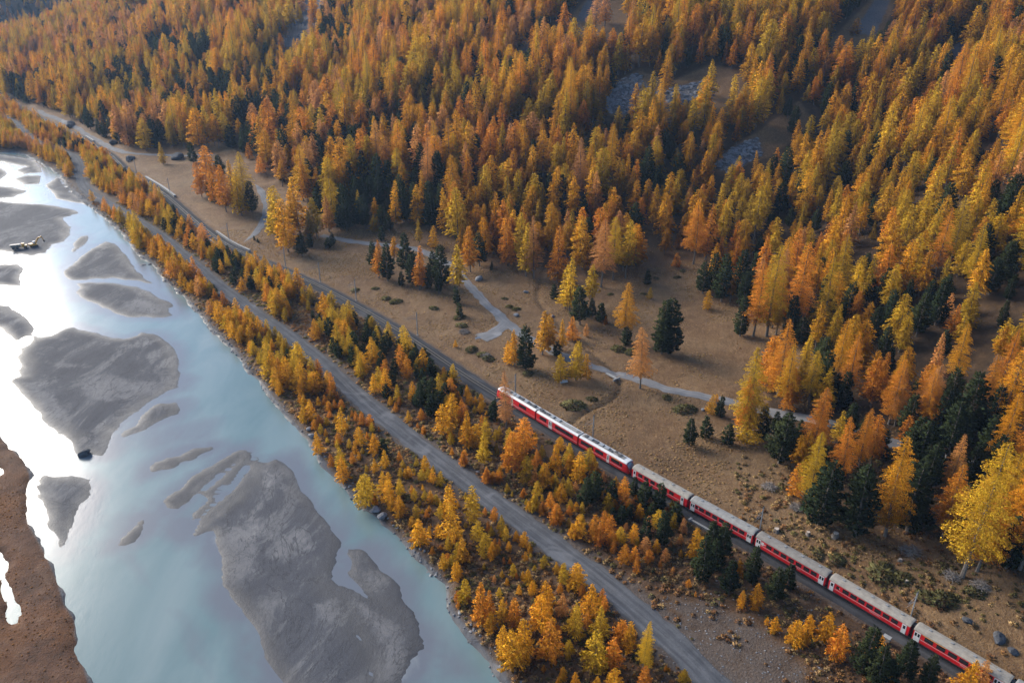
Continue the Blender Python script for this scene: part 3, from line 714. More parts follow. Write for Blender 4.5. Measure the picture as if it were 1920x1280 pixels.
def larch_crown(seed, HH, RM, z0, nb, per_m, tl, droop, power=.8, gap=.25, lean=0):
    rs = np.random.default_rng(seed); C = []; D = []; W = []
    lob = rs.random(5) * 6.28
    for i in range(nb):
        f = (i + rs.random()) / nb; f = f ** .92
        z = z0 + (HH * .985 - z0) * f; k = (z - z0) / (HH - z0)
        env = RM * (1 - k) ** power * (.55 + .45 * min(1, k / .14)) + .12
        az = i * 2.39996 + rs.normal(0, .35)
        L_ = env * (1 - gap * rs.random() ** 2 * 1.6) * (1 + .13 * math.sin(az * 2 + lob[0] + z * .5) + .10 * math.sin(az * 3 + lob[1] - z * .9))
        L_ = max(L_, .15)
        ca_, sa_ = math.cos(az), math.sin(az)
        m_ = max(2, int(L_ * per_m * (1.1 + .5 * rs.random())))
        t_ = .12 + .88 * rs.random(m_) ** .75
        sidew = rs.normal(0, .20, m_) * L_ * (.3 + .7 * (1 - t_)) + rs.normal(0, .08 * tl, m_)
        r_ = t_ * L_
        zz = z + (.10 * r_ - droop * r_ * r_ / max(L_, .5)) + rs.normal(0, .16 * tl, m_) - np.abs(rs.normal(0, .22 * tl, m_))
        x = r_ * ca_ - sidew * sa_; y = r_ * sa_ + sidew * ca_
        C.append(np.c_[x, y, zz])
        dirv = np.c_[ca_ + rs.normal(0, .5, m_), sa_ + rs.normal(0, .5, m_), -droop * t_ * 1.2 + rs.normal(0, .4, m_)]
        dirv = unit(dirv); wv = unit(np.cross(dirv, np.c_[rs.normal(0, .5, m_), rs.normal(0, .5, m_), np.ones(m_)]))
        sz = tl * (.6 + .7 * rs.random(m_)) * (.62 + .38 * (1 - k))
        D.append(dirv * sz[:, None]); W.append(wv * (sz * .40)[:, None])
    C = np.concatenate(C); C[:, 2] = np.maximum(C[:, 2], .15)
    return crown_mesh('larch_crown', C, np.concatenate(D), np.concatenate(W), None, None, rs)
def pine_crown(seed, HH, RM, z0, nb, per_m, tl, power=.55):
    rs = np.random.default_rng(seed); C = []; D = []; W = []; ph = rs.random(4) * 6.28
    for i in range(nb):
        f = (i + rs.random()) / nb
        z = z0 + (HH * .97 - z0) * f; k = (z - z0) / (HH - z0)
        env = RM * (1 - k) ** power * (.62 + .38 * min(1, k / .2)) + .15
        az = i * 2.39996 + rs.normal(0, .4)
        L_ = env * (1 - .30 * rs.random() ** 2) * (1 + .16 * math.sin(az * 2 + ph[0] + z * .7) + .12 * math.sin(az * 3 + ph[1] + z * 1.4))
        ca_, sa_ = math.cos(az), math.sin(az)
        m_ = max(3, int(L_ * per_m)); t_ = .25 + .75 * rs.random(m_) ** .6; r_ = t_ * L_
        sidew = rs.normal(0, .22, m_) * L_ * (.4 + .6 * (1 - t_))
        zz = z - .12 * r_ + .25 * r_ * t_ + rs.normal(0, .22 * tl, m_)
        C.append(np.c_[r_ * ca_ - sidew * sa_, r_ * sa_ + sidew * ca_, zz])
        dirv = unit(np.c_[ca_ * .8 + rs.normal(0, .45, m_), sa_ * .8 + rs.normal(0, .45, m_), .55 + rs.normal(0, .4, m_)])
        wv = unit(np.cross(dirv, rs.normal(0, 1, (m_, 3)))); sz = tl * (.65 + .6 * rs.random(m_)) * (.7 + .3 * (1 - k))
        D.append(dirv * sz[:, None]); W.append(wv * (sz * .55)[:, None])
    C = np.concatenate(C); C[:, 2] = np.maximum(C[:, 2], .15)
    return crown_mesh('pine_crown', C, np.concatenate(D), np.concatenate(W), None, None, rs, .5, .45)
def trunk_mesh(seed, HH, r, z0, RM, limbs=16, power=.8):
    rs = np.random.default_rng(seed + 99); m = MB(); k = 7; rings = []
    bend = rs.normal(0, .012, 2) * HH
    for f in (0, .02, .1, .3, .55, .8, .97):
        rr = r * (1.5 if f == 0 else 1.12 if f == .02 else 1 - f * .9) + .008; off = bend * math.sin(f * 3.1)
        rings.append([(off[0] + rr * math.cos(a), off[1] + rr * math.sin(a), f * HH - (.5 if f == 0 else 0)) for a in [6.2832 * j / k for j in range(k)]])
    m.loft(rings)
    for i in range(limbs):
        f = .5 * z0 / HH + (i + .5) / limbs * (.8 - .5 * z0 / HH); z = f * HH; kk = max(0, (z - z0) / (HH - z0))
        L_ = RM * (1 - kk) ** power * .8 * (.5 if z < z0 else 1); a = i * 2.4 + rs.normal(0, .3)
        m.tube((0, 0, z), (L_ * math.cos(a), L_ * math.sin(a), z - .12 * L_), r * .22 * (1 - f * .7) + .012, .008, 3)
    return m.mesh('trunk')
KINDS = {}
def addkind(key, n, mk_crown, mk_trunk, HH): KINDS[key] = [(mk_crown(i), mk_trunk(i), HH) for i in range(n)]
addkind('larch', 9, lambda i: larch_crown(100 + i, 20, (4.3, 3.7, 4.8, 4.1, 5.0, 3.5, 4.5, 4.0, 3.2)[i], (1.4, 2.6, 3.6, 5.2, 2.0, 1.2, 4.2, 2.8, 6.0)[i], 200, 7.5, .38, (.20, .28, .33, .25, .18, .22, .36, .30, .26)[i], (.62, .70, .55, .60, .48, .74, .52, .80, .58)[i], (.25, .45, .3, .6, .25, .3, .4, .5, .7)[i]),
        lambda i: trunk_mesh(100 + i, 20, .24, 2.5, 3.2, 14), 20)
addkind('tall', 5, lambda i: larch_crown(200 + i, 26, 4.6 + .5 * (i % 3), 4.0 + 1.5 * (i % 3), 300, 20, .165, .24 + .05 * (i % 3), .62 + .07 * (i % 2), .4),
        lambda i: trunk_mesh(200 + i, 26, .30, 5.5, 3.8, 24), 26)
addkind('young', 6, lambda i: larch_crown(300 + i, 7, 1.8 + .2 * (i % 4), .3 + .12 * (i % 3), 110, 19, .175, .14 + .05 * (i % 3), .58 + .09 * (i % 3), .3),
        lambda i: trunk_mesh(300 + i, 7, .085, .5, 1.4, 8), 7)
addkind('pine', 6, lambda i: pine_crown(400 + i, 14, 2.8 + .25 * (i % 3), .8 + .6 * (i % 3), 170, 7.5, .38, .50 + .08 * (i % 3)),
        lambda i: trunk_mesh(400 + i, 14, .22, 1.6, 2.4, 8), 14)
addkind('ypine', 4, lambda i: pine_crown(500 + i, 6, 1.25 + .15 * (i % 3), .2, 70, 9.0, .36, .55 + .08 * (i % 2)),
        lambda i: trunk_mesh(500 + i, 6, .09, .4, 1.1, 5), 6)
for kk in KINDS.values():
    for c_, t_, _ in kk: c_.materials.append(M['gold']); t_.materials.append(M['bark'])

# ------------------------------------------------------------------ where the trees stand
# hand-read trees: (zoom x, zoom y of the base, height in zoom pixels, species+colour[, label])
G_, O_, Y_, U_, P_ = 'g', 'o', 'y', 'r', 'p'
def rows(txt):
    out = []
    for tok in txt.split(';'):
        q = tok.split()
        if len(q) >= 4: out.append((float(q[0]), float(q[1]), float(q[2]), q[3]))
    return out
HAND = [
 ((560, 740, 5.82, 'river'), "60 290 190 g;130 280 240 g;175 370 110 o;230 330 130 o;245 420 110 y;225 650 260 g;480 430 290 g;440 530 120 o;550 580 110 y;670 545 200 g;620 650 130 g;470 830 270 y;490 960 300 g;590 740 120 o;365 780 140 o;835 640 230 g;925 640 170 p;945 790 200 g;835 840 150 g;1285 780 110 y;1215 910 150 g;1170 905 110 g;1385 850 200 g;1340 930 130 y;1460 960 170 g;1540 990 160 y;745 1190 340 y;835 1200 130 o;935 1080 250 g;990 1180 260 g;1015 1270 180 g;1110 1090 190 y;1115 1280 190 g;1440 1180 150 g;1380 1150 120 y;1260 1150 140 y;1240 1080 100 o;310 330 90 y;340 250 100 o;330 180 120 o;400 150 110 o;460 160 120 o;700 330 160 o;780 350 150 o;800 400 110 y;630 290 120 o;585 240 80 o;880 400 60 o;290 110 120 o;220 120 110 g;350 60 110 g;430 60 100 o;60 120 130 g;20 90 120 g"),
 ((560, 740, 5.82, 'rail'), "1200 290 130 g;1060 180 110 o;1100 110 100 o;1345 270 130 o;1365 430 110 o;1000 110 100 g;1300 360 60 o;1680 640 60 o;1790 770 160 o"),
 ((740, 860, 5.82, 'river'), "60 640 250 g;245 640 150 y;350 640 100 o;270 940 300 g;480 850 150 g;415 1040 90 o;500 640 190 y;600 640 380 g;630 900 420 g;850 690 400 y;985 600 80 o;1080 670 150 o;1170 810 200 y;1215 890 170 y;1025 790 120 o;910 890 220 y;1000 1040 230 y;1055 1100 200 g;1090 970 110 o;1140 960 90 o;1335 890 110 g;1410 960 180 g;740 1130 270 g;690 1100 200 y;540 1200 180 g;620 1180 150 y;585 1000 170 y;690 1280 170 g;970 1200 70 y;1480 1080 60 y;1625 1180 140 y;1190 1140 80 o;1290 1270 140 y;1450 1280 90 g;1830 1290 160 g;500 990 60 o"),
 ((740, 860, 5.82, 'rail'), "1005 250 150 o;1080 260 130 o;1135 260 130 o;1230 360 100 y;1280 410 60 y;1390 420 80 o;1440 500 70 y;1530 570 190 y;1770 710 220 o;1600 600 130 o"),
 ((820, 1040, 4.571, 'river'), "160 220 170 g;235 400 195 y;180 390 90 o;260 410 70 o;375 590 370 o;440 510 210 o;455 660 180 g;550 590 230 g;655 610 250 o;560 830 240 g;650 960 320 g;740 880 340 g;885 625 300 g;930 500 290 g;960 890 350 o;1070 520 200 r;1050 320 90 o;1085 240 180 y;1195 280 220 g;1170 690 290 y;1310 530 290 g;1240 350 100 o;1400 400 120 o;1430 490 150 o;1390 720 290 y;1350 980 350 y;1130 850 130 y;1500 970 280 o;1580 760 210 o;1640 830 260 g;1760 980 430 y;1075 1060 110 g;1180 1150 150 g;1360 1150 120 g;1510 1180 220 g;1760 1200 260 o;775 240 120 g;820 330 110 g;700 340 90 g;1280 620 150 o;180 450 60 o;1640 1280 180 g;1050 1270 160 y"),
 ((780, 700, 5.82, 'rail'), "300 660 330 g;400 560 360 g;510 560 290 o;560 810 410 g;650 800 260 g;760 770 300 y;740 1000 400 y;1160 850 390 o;1040 1090 470 o;1150 1090 310 o;1020 850 270 y;1320 1030 210 o;1210 1180 290 y;1290 1230 200 r;1400 1210 240 g;1530 1060 280 g;1670 990 230 y;1680 1100 230 g;1770 1180 340 g;770 1180 160 o;830 1190 100 o;890 1200 140 o;520 1000 170 o;390 890 90 o;90 660 90 o;60 480 110 o;380 710 160 g;50 380 300 p;180 330 300 p;250 430 250 p;330 300 210 p;160 460 240 p;370 260 180 p;100 280 240 p;840 500 200 p;860 400 130 p;720 620 180 o"),
 ((960, 800, 4.572, 'rail'), "485 350 210 y;500 410 190 g;650 370 200 y;700 400 160 g;285 520 220 g;370 520 140 y;330 690 140 o;420 640 160 g;480 590 170 y;195 720 150 y;120 660 50 y;380 820 170 o;490 750 90 o;265 750 120 o;600 740 100 y;570 950 210 g;690 640 270 p;630 680 250 p;740 600 200 p;850 650 200 p;950 640 230 o;1040 590 160 p;820 740 180 y;990 730 130 o;930 830 160 p;1090 790 140 g;1140 690 230 p;1250 700 220 p;1200 790 150 p;1245 870 170 y;1140 1000 240 p;1290 1010 290 p;1400 820 190 p;1360 730 110 y;1380 860 130 y;700 980 230 o;790 860 150 o;750 1010 190 o;840 930 180 o;930 1000 150 y;1040 980 160 g;1070 1020 80 y;870 1080 110 o;960 1160 170 o;1045 1160 150 o;1165 1120 60 y;100 600 80 o;1000 780 130 p;860 800 120 p"),
 ((1240, 940, 3.765, 'rail'), "250 400 230 g;290 550 300 p;345 390 260 p;420 400 260 p;380 470 200 p;470 650 250 p;545 520 120 g;630 570 260 p;800 690 240 p;890 600 170 p;560 740 120 g;665 745 180 g;740 870 60 g;795 920 115 g;935 1000 170 g;1010 1010 80 g;1030 930 140 g;1150 980 220 g;1230 1110 260 o;1420 1210 350 p;190 600 60 o;240 670 40 o;1520 1290 300 p;1600 1300 200 p;30 1190 40 o;50 1200 30 g"),
 ((1380, 900, 3.369, 'rail'), "1060 1240 240 p;1200 1290 220 p;1440 1330 220 g;1540 1300 180 r;950 1310 120 g;900 1080 110 g"),
 ((1440, 740, 3.369, 'bank'), "320 815 420 p;550 885 460 p;740 890 650 g;255 700 480 y;160 640 220 o;185 490 250 g;240 400 180 g;330 330 200 r;1225 1150 950 y;1320 1110 520 o;1100 900 490 o;570 470 400 o;650 430 320 o;440 300 210 y;1110 500 480 p;950 470 320 p;70 430 330 p;200 270 120 p;1590 1100 760 o;1640 940 500 p;1500 1090 380 p;880 860 420 p;1420 560 330 p;1260 560 260 p;700 400 200 p;330 200 230 p;120 100 160 o;860 300 180 o"),
 ((1240, 380, 4.0, 'slope'), "690 1000 560 o;790 1000 720 y;590 1000 310 p;860 990 480 g;1200 1030 640 y;1000 960 700 o;450 740 370 p;310 680 250 p;380 660 300 p;580 700 370 p;1030 1080 230 p;1180 1200 210 p;1640 720 430 o;1560 760 200 p;1110 960 200 p;1700 900 260 p;1500 620 260 p;900 720 480 g;240 460 470 o;330 430 440 o;420 390 400 y;540 400 280 o;110 480 110 o;120 350 120 o"),
 ((1100, 500, 4.0, 'meadow'), "280 560 450 g;1200 1280 690 y;1160 1290 480 o;1200 1320 270 y;1480 1040 500 g;1520 1050 290 o;1340 920 220 o;930 1100 145 g;990 1120 160 p;890 1280 170 p;770 1340 215 p;470 240 90 y;900 320 150 g;455 130 110 p;300 580 140 p;1400 1270 200 p;1310 1300 260 p;1060 1330 160 p;970 1010 60 g"),
 ((660, 400, 3.556, 'meadow'), "450 510 300 o;510 500 160 p;600 480 270 p;540 440 200 p;240 450 260 p;180 430 260 o;140 360 180 p;280 330 180 g;370 400 280 p;330 480 100 p;400 470 200 p;580 530 150 p;450 200 170 y;545 230 155 g;1160 1040 300 p;1080 1020 260 g;1270 940 290 g;1310 920 250 g;1400 910 210 g;1470 850 170 o;1490 1110 270 y;1390 1110 180 y;1560 1100 170 g;1370 950 100 p;1450 660 380 y;1420 630 300 y;1590 620 290 y;1520 740 260 p;1600 700 140 p;1660 720 130 p;1350 570 100 p;1690 740 60 o;1560 820 90 r;720 680 90 p;700 600 120 p;1040 350 350 o;1160 420 360 y;1210 430 420 r;1370 460 390 o;1660 490 460 r;1740 440 430 y;1820 430 400 y;790 390 310 o;850 350 230 p;890 310 290 g;930 380 60 p;690 890 50 g;1040 1000 160 g;250 120 130 p;150 130 120 y;200 180 100 p"),
 ((300, 240, 4.571, 'meadow'), "360 590 310 o;440 560 430 o;470 640 300 o;570 720 420 o;700 750 420 y;640 700 440 g;730 700 510 y;790 720 280 p;480 600 170 p;540 640 220 o;520 420 200 p;660 660 200 p;430 600 150 p;950 890 150 p;1010 940 460 y;1100 1060 470 g;1220 1100 200 p;1200 900 500 g;1280 950 260 y;1350 940 360 y;1450 890 320 r;1440 1030 100 p;1480 1000 110 p;1050 500 250 g;860 390 150 o;890 350 150 o;950 340 150 o;770 270 150 o;1290 1020 120 p;1600 880 280 p;1700 760 240 y;1830 880 110 y;810 960 40 p;840 980 40 p;1000 900 400 y;1150 930 420 g;30 310 200 y;1550 870 230 p;1680 850 200 p;1760 860 220 p;1870 870 120 y;1380 640 200 p"),
]
SPECIAL = [
 ((780, 700, 5.82), (985, 600, 640, 'r'), 'larch', 'rail', 'tall thin pinkish orange larch standing in front of the white roofed railcar'),
 ((1100, 500, 4.0), (400, 910, 460, 'r'), 'larch', 'meadow', 'salmon orange larch overhanging the meadow path beside the white culvert'),
 ((1100, 500, 4.0), (560, 650, 420, 'p'), 'pine', 'meadow', 'broad dark green stone pine standing alone in the open meadow, left of its twin tops'),
 ((1100, 500, 4.0), (610, 648, 425, 'p'), 'pine', 'meadow', 'broad dark green stone pine standing alone in the open meadow, right of its twin tops'),
 ((660, 400, 3.556), (710, 580, 380, 'y'), 'larch', 'meadow', 'broad olive green larch beside the upper bend of the grey meadow path'),
 ((300, 240, 4.571), (290, 300, 190, 'p'), 'pine', 'meadow', 'lone dark stone pine at the far edge of the pale meadow below the forest'),
]
trees = []      # dict(x,y,z,h,kind,col,zone,label)
def hpx_to_m(P, hp):
    x, y, z = P[:, 0], P[:, 1], P[:, 2]
    px0, py0, d0 = proj(x, y, z)
    hm = hp / (FPX / d0) / .87
    for k in range(8):
        px1, py1, _ = proj(x, y, z + hm); hm *= hp / np.maximum(np.hypot(px1 - px0, py1 - py0), 1)
    return hm
for (ox, oy, s_, zone), txt in HAND:
    rw = rows(txt); a = np.array([(ox + r[0] / s_, oy + r[1] / s_, r[2] / s_) for r in rw])
    P = pick(a[:, 0], a[:, 1]); hm = hpx_to_m(P, a[:, 2])
    for r, p, h_ in zip(rw, P, hm): trees.append(dict(p=p, h=float(min(h_, 34)), sp='pine' if r[3] == 'p' else 'larch', c=r[3], zone=zone, hand=True, label=None))
for (ox, oy, s_), (x, y, hp, c_), sp, zone, lab in SPECIAL:
    P = pick([ox + x / s_], [oy + y / s_]); hm = hpx_to_m(P, np.array([hp / s_]))
    trees.append(dict(p=P[0], h=float(hm[0]), sp=sp, c=c_, zone=zone, hand=True, label=lab))

def jgrid(s0, s1, n0, n1, sp):
    S, N = np.meshgrid(np.arange(s0, s1, sp), np.arange(n0, n1, sp), indexing='ij')
    S = S.ravel() + rng.uniform(-.45, .45, S.size) * sp; N = N.ravel() + rng.uniform(-.45, .45, N.size) * sp
    return to_xy(S, N)
hand_xy = np.array([t_['p'][:2] for t_ in trees]); hand_h = np.array([t_['h'] for t_ in trees])
def far_from_hand(x, y, k):
    ok = np.ones(len(x), bool)
    for (hx, hy), hh in zip(hand_xy, hand_h): ok &= (x - hx) ** 2 + (y - hy) ** 2 > (k * (.6 + .06 * hh)) ** 2
    return ok
PB = [(300, 100, 90, 28, .85), (250, 165, 60, 28, .7), (380, 195, 120, 50, .55), (520, 250, 120, 55, .75), (650, 310, 100, 60, .55), (700, 395, 110, 45, .9),
      (520, 330, 60, 40, .5), (960, 160, 50, 50, .3), (1255, 335, 50, 60, .5), (1480, 420, 130, 90, .30), (1700, 640, 170, 110, .55), (1880, 600, 90, 170, .55),
      (1500, 700, 80, 60, .5), (200, 262, 130, 26, .55), (60, 180, 70, 20, .45), (620, 70, 50, 50, .5), (560, 150, 60, 40, .35), (1780, 760, 140, 70, .6), (840, 400, 60, 40, .5), (60, 60, 120, 40, .25), (440, 40, 40, 40, .35)]
def pine_prob(px, py):
    r = np.full(len(px), .14)
    for x, y, a, b_, k in PB: r = np.maximum(r, k * np.exp(-(((px - x) / a) ** 2 + ((py - y) / b_) ** 2) * .7))
    return r
def larch_col(x, y):
    v = fbm(x, y, 38, 2) + rng.normal(0, .33, len(x))
    return np.where(v < -.26, 'y', np.where(v < .20, 'g', np.where(v < .48, 'o', 'r')))
def path_dist(x, y):
    P = np.stack([x, y], -1); return np.min([seg_dist(P, l) for l in PATHS], axis=0)
def scatter(x, y, zone, hfun, pine_fun, k_hand):
    z = gz(x, y); px, py, dep = proj(x, y, z)
    ok = (px > -260) & (px < 2180) & (py > -150) & (py < 1500) & (dep > 40)
    x, y, z, px, py = x[ok], y[ok], z[ok], px[ok], py[ok]
    ok = far_from_hand(x, y, k_hand) & (path_dist(x, y) > 3.2); x, y, z, px, py = x[ok], y[ok], z[ok], px[ok], py[ok]
    isp = rng.random(len(x)) < pine_fun(px, py); cs = larch_col(x, y); hh = hfun(x, y, px, py)
    for i in range(len(x)):
        trees.append(dict(p=np.array([x[i], y[i], z[i]]), h=float(hh[i] * (.72 if isp[i] else 1)), sp='pine' if isp[i] else 'larch',
                          c='p' if isp[i] else str(cs[i]), zone=zone, hand=False, label=None))
# hillside forest
def hillside(s0, s1, n0, n1, sp, thin=1.0):
    x, y = jgrid(s0, s1, n0, n1, sp); s, n = to_sn(x, y); z = gz(x, y); px, py, _ = proj(x, y, z)
    d = n - np.interp(s, S_, N0)
    ok = (d > -25) & (py < np.interp(px, edge_x, edge_y)) & ~((s < 35) & (d < 8))
    om = np.zeros(len(x)); om[ok] = np.maximum(poly_mask(np.stack([px, py], -1)[ok], open_px, 6), poly_mask(np.stack([px, py - 26], -1)[ok], open_px, 6))
    dens = (.93 + .5 * fbm(x, y, 30, 3)) * (1 - .90 * om) * thin
    ok &= rng.random(len(x)) < dens
    return x[ok], y[ok]
hf = lambda x, y, px, py: np.clip(17.6 + 12 * fbm(x, y, 34, 2) + rng.normal(0, 4.6, len(x)), 5, 29)
x, y = hillside(-120, 560, 110, 800, 6.3); scatter(x, y, 'slope', hf, pine_prob, 1.6)
x, y = hillside(560, 1250, 100, 760, 6.5); scatter(x, y, 'slope', hf, pine_prob, 1.6)
x, y = jgrid(1250, 2700, -500, 1400, 11); z = gz(x, y)
ok = rng.random(len(x)) < np.clip(.9 - (z - 230) / 200, .06, .9); scatter(x[ok], y[ok], 'far', lambda x, y, a, b_: rng.uniform(11, 19, len(x)), lambda a, b_: np.full(len(a), .42), 1)
NW = np.array([(1440, 700), (1560, 700), (1940, 880), (2150, 1000), (2150, 1130), (1920, 1075), (1760, 985), (1640, 965), (1560, 945), (1490, 890), (1440, 830)], float)
x, y = jgrid(-120, 160, 120, 260, 5.6); px, py, _ = proj(x, y, gz(x, y)); ok = inside(np.stack([px, py], -1), NW) & (rng.random(len(x)) < .8)
scatter(x[ok], y[ok], 'bank', lambda x, y, px, py: np.clip(15 + rng.normal(0, 4, len(x)), 6, 24), lambda a, b_: np.full(len(a), .55), 1.2)
# strips of young larches along the road and the railway
def strip(zone, s0, s1, n0, n1, sp, cond, hfun, pine_fun, dens):
    x, y = jgrid(s0, s1, n0, n1, sp); P = np.stack([x, y], -1)
    dr_ = seg_dist(P, road[::4]); dt_ = seg_dist(P, rail[::4]); m_ = (dr_ < 60) & (dt_ < 80); x, y, P, dr_, dt_ = x[m_], y[m_], P[m_], dr_[m_], dt_[m_]
    rs_ = sdf(P, river); px, py, _ = proj(x, y, gz(x, y)); rsd = side(P, road) * sgn; tsd = side(P, rail) * sgn
    ok = cond(px, py, dr_, dt_, rs_, rsd, tsd) & (rng.random(len(x)) < dens(x, y, px, py))
    scatter(x[ok], y[ok], zone, hfun, pine_fun, 1.3)
yh = lambda x, y, px, py: np.clip(6.6 + 3 * fbm(x, y, 14, 2) + rng.normal(0, 1.3, len(x)), 2.5, 11)
strip('river', 60, 1150, -60, 205, 3.0, lambda px, py, dr_, dt_, rs_, rsd, tsd: (rsd < 0) & (dr_ > 3.9) & (rs_ < -2.6) & (py < 745) & (dr_ < 26),
      yh, lambda a, b_: np.full(len(a), .03), lambda x, y, px, py: np.clip(.80 + .9 * fbm(x, y, 16, 2), 0, 1) * np.where(px < 230, .75, 1))
def ppx(px, py):
    r = np.full(len(px), .05)
    for x, y, a, b_, k in [(430, 520, 55, 40, .8), (355, 450, 35, 40, .6), (700, 640, 45, 40, .6), (790, 700, 55, 60, .93), (740, 660, 40, 45, .8), (150, 265, 25, 20, .8), (320, 405, 20, 20, .5), (620, 590, 40, 30, .4)]:
        r = np.maximum(r, k * np.exp(-(((px - x) / a) ** 2 + ((py - y) / b_) ** 2) * .6))
    return r
strip('rail', 60, 1150, 40, 215, 3.0, lambda px, py, dr_, dt_, rs_, rsd, tsd: (rsd > 0) & (tsd < 0) & (dr_ > 4.2) & (dt_ > 4.8) & (px < 850) & (py < 770),
      yh, ppx, lambda x, y, px, py: np.clip(.78 + .9 * fbm(x, y, 15, 2), 0, 1) * np.where((px > 560), .62, 1))
# a few small larches on the shoulder between railway and path, far end
strip('rail', 40, 400, 60, 175, 2.6, lambda px, py, dr_, dt_, rs_, rsd, tsd: (tsd < 0) & (rsd > 0) & (dr_ > 4.0) & (dt_ > 4.5) & (px > 820) & (px < 1290) & (py < 1080),
      lambda x, y, px, py: rng.uniform(1.6, 4.4, len(x)), lambda a, b_: np.full(len(a), .08), lambda x, y, px, py: np.full(len(x), .5))
strip('river', 20, 400, -20, 160, 2.6, lambda px, py, dr_, dt_, rs_, rsd, tsd: (rsd < 0) & (dr_ > 3.6) & (rs_ < -2.2) & (py > 700) & (dr_ < 30),
      lambda x, y, px, py: rng.uniform(.9, 3.2, len(x)), lambda a, b_: np.full(len(a), .04), lambda x, y, px, py: np.clip(.34 + .6 * fbm(x, y, 9, 2), 0, 1))

# classify
for t_ in trees:
    x, y, z = t_['p']; px, py, d = proj(x, y, z); t_['size'] = FPX / d * t_['h']
    t_['vis'] = (-20 < px < 1940) and (-20 < py) and (py - t_['size'] < 1290)
    if t_['sp'] == 'pine': t_['k'] = 'ypine' if t_['h'] < 7.5 else 'pine'
    else: t_['k'] = 'young' if t_['h'] < 10.5 else ('tall' if (t_['size'] > 118 or t_['h'] > 27) else 'larch')
NAMES = {'young': ('young_larch', 'larch'), 'larch': ('larch_tree', 'larch'), 'pine': ('stone_pine', 'pine tree')}
ZTXT = {'river': 'on the strip between river and gravel road', 'rail': 'on the strip between gravel road and railway', 'meadow': 'in the meadow between railway and forest',
        'slope': 'in the forest covering the mountainside', 'bank': 'on the dark bank behind the red carriages', 'far': 'on the far blue mountain'}
CTXT = {'g': 'golden', 'o': 'orange', 'y': 'yellow-green', 'r': 'pinkish-brown', 'p': 'dark green'}
CM = {'g': 'gold', 'o': 'orange', 'y': 'olive', 'r': 'rust', 'p': 'pine'}
fam = {'young': 'young', 'larch': 'larch', 'tall': 'larch', 'pine': 'pine', 'ypine': 'pine'}
rest = []
ALLXY = np.array([t_['p'][:2] for t_ in trees]); ALLP = np.array([t_['sp'] == 'pine' for t_ in trees]); ALLH = np.array([t_['h'] for t_ in trees])
def where_is(t_, wide):
    P = t_['p'][None, :2]; px, py, dr_, dt_, rs_, pd, om = t_['ctx']
    train = px > 930 and py > 720
    zn = t_['zone']
    if zn == 'river': pl = 'at the river edge' if rs_ > -5.5 else ('beside the gravel road, river side' if dr_ < 7.5 else 'midway between river and gravel road')
    elif zn == 'rail': pl = 'beside the gravel road, railway side' if dr_ < 7.5 else (('close to the train' if train else 'close to the railway track') if dt_ < 9 else ('between gravel road and train' if train else 'between gravel road and empty track'))
    elif zn == 'meadow': pl = 'beside the meadow path' if pd < 7 else ('in the meadow behind the train' if train else ('in the meadow near the track' if dt_ < 35 else 'in the meadow below the forest'))
    elif zn == 'bank': pl = 'beside the path behind the carriages' if pd < 7 else ('on the bank close behind the carriages' if dt_ < 30 else 'in the dark wood behind the carriages')
    else:
        e_ = np.interp(px, edge_x, edge_y) - py
        pl = 'beside a scree clearing on the mountainside' if om > .3 else ('at the lower forest edge' if e_ < 28 else ('a few rows above the forest edge' if e_ < 90 else 'deep in the mountainside forest'))
    d2 = ((ALLXY - P[0]) ** 2).sum(1); near = (d2 > .01) & (d2 < (2.2 + .22 * t_['h']) ** 2)
    taller = near & (ALLH > t_['h'] * 1.25); pn = (near & ALLP).sum(); n_ = near.sum()
    nb = 'standing clear' if n_ == 0 else ('among dark pines' if pn >= 2 else ('next to one dark pine' if pn == 1 and t_['sp'] != 'pine' else ('overtopped by neighbours' if taller.sum() >= 2 else ('overtopping its neighbours' if (near & (ALLH > t_['h'] * .85)).sum() == 0 else ('with one close neighbour' if n_ == 1 else 'in a close group')))))
    return pl, nb
def place_tree(t_, i):
    f = fam[t_['k']]; nm, cat = NAMES[f]
    var = KINDS[t_['k']]; cme, tme, HH = var[int(rng.integers(len(var)))]
    e = empty(nm, tuple(t_['p'] - np.array([0, 0, .05])), float(rng.uniform(0, 6.28)))
    s = t_['h'] / HH; wd = s * rng.uniform(.95, 1.25) * (1.12 if t_['zone'] == 'bank' else 1)
    e.scale = (wd, wd, s); e.rotation_euler[0] = rng.normal(0, .025); e.rotation_euler[1] = rng.normal(0, .025)
    size = 'towering' if t_['h'] > 23 else ('tall' if t_['h'] > 16 else ('medium-sized' if t_['h'] > 9 else ('low' if t_['h'] > 5.5 else ('small' if t_['h'] > 3 else 'tiny'))))
    if t_['label']: tag(e, t_['label'], cat)
    else:
        what = {'young': 'young larch', 'larch': 'larch', 'pine': 'stone pine'}[f]
        pl, nb = where_is(t_, wd / s); shp = 'broad' if wd / s > 1.17 else ('slender' if wd / s < 1.03 else '')
        lab = ' '.join(f"{size} {shp} {CTXT[t_['c']]} {what} {pl}, {nb}".split())
        if len(lab.split()) > 16: lab = lab.replace(shp + ' ', '', 1) if shp else lab; shp = ''
        if len(lab.split()) > 16: lab = lab.replace(', ' + nb, ''); nb = ''
        tag(e, lab, cat, f"{CTXT[t_['c']]} {what}".replace('larch', 'larches').replace('pine', 'pines') + ' ' + pl + f', {size} {shp} {nb}')
    tr = bpy.data.objects.new('trunk', tme); link(tr, e)
    cr = bpy.data.objects.new('crown', cme); link(cr, e)
    cr.material_slots[0].link = 'OBJECT'; cr.material_slots[0].material = M[CM[t_['c']]]
chosen = []
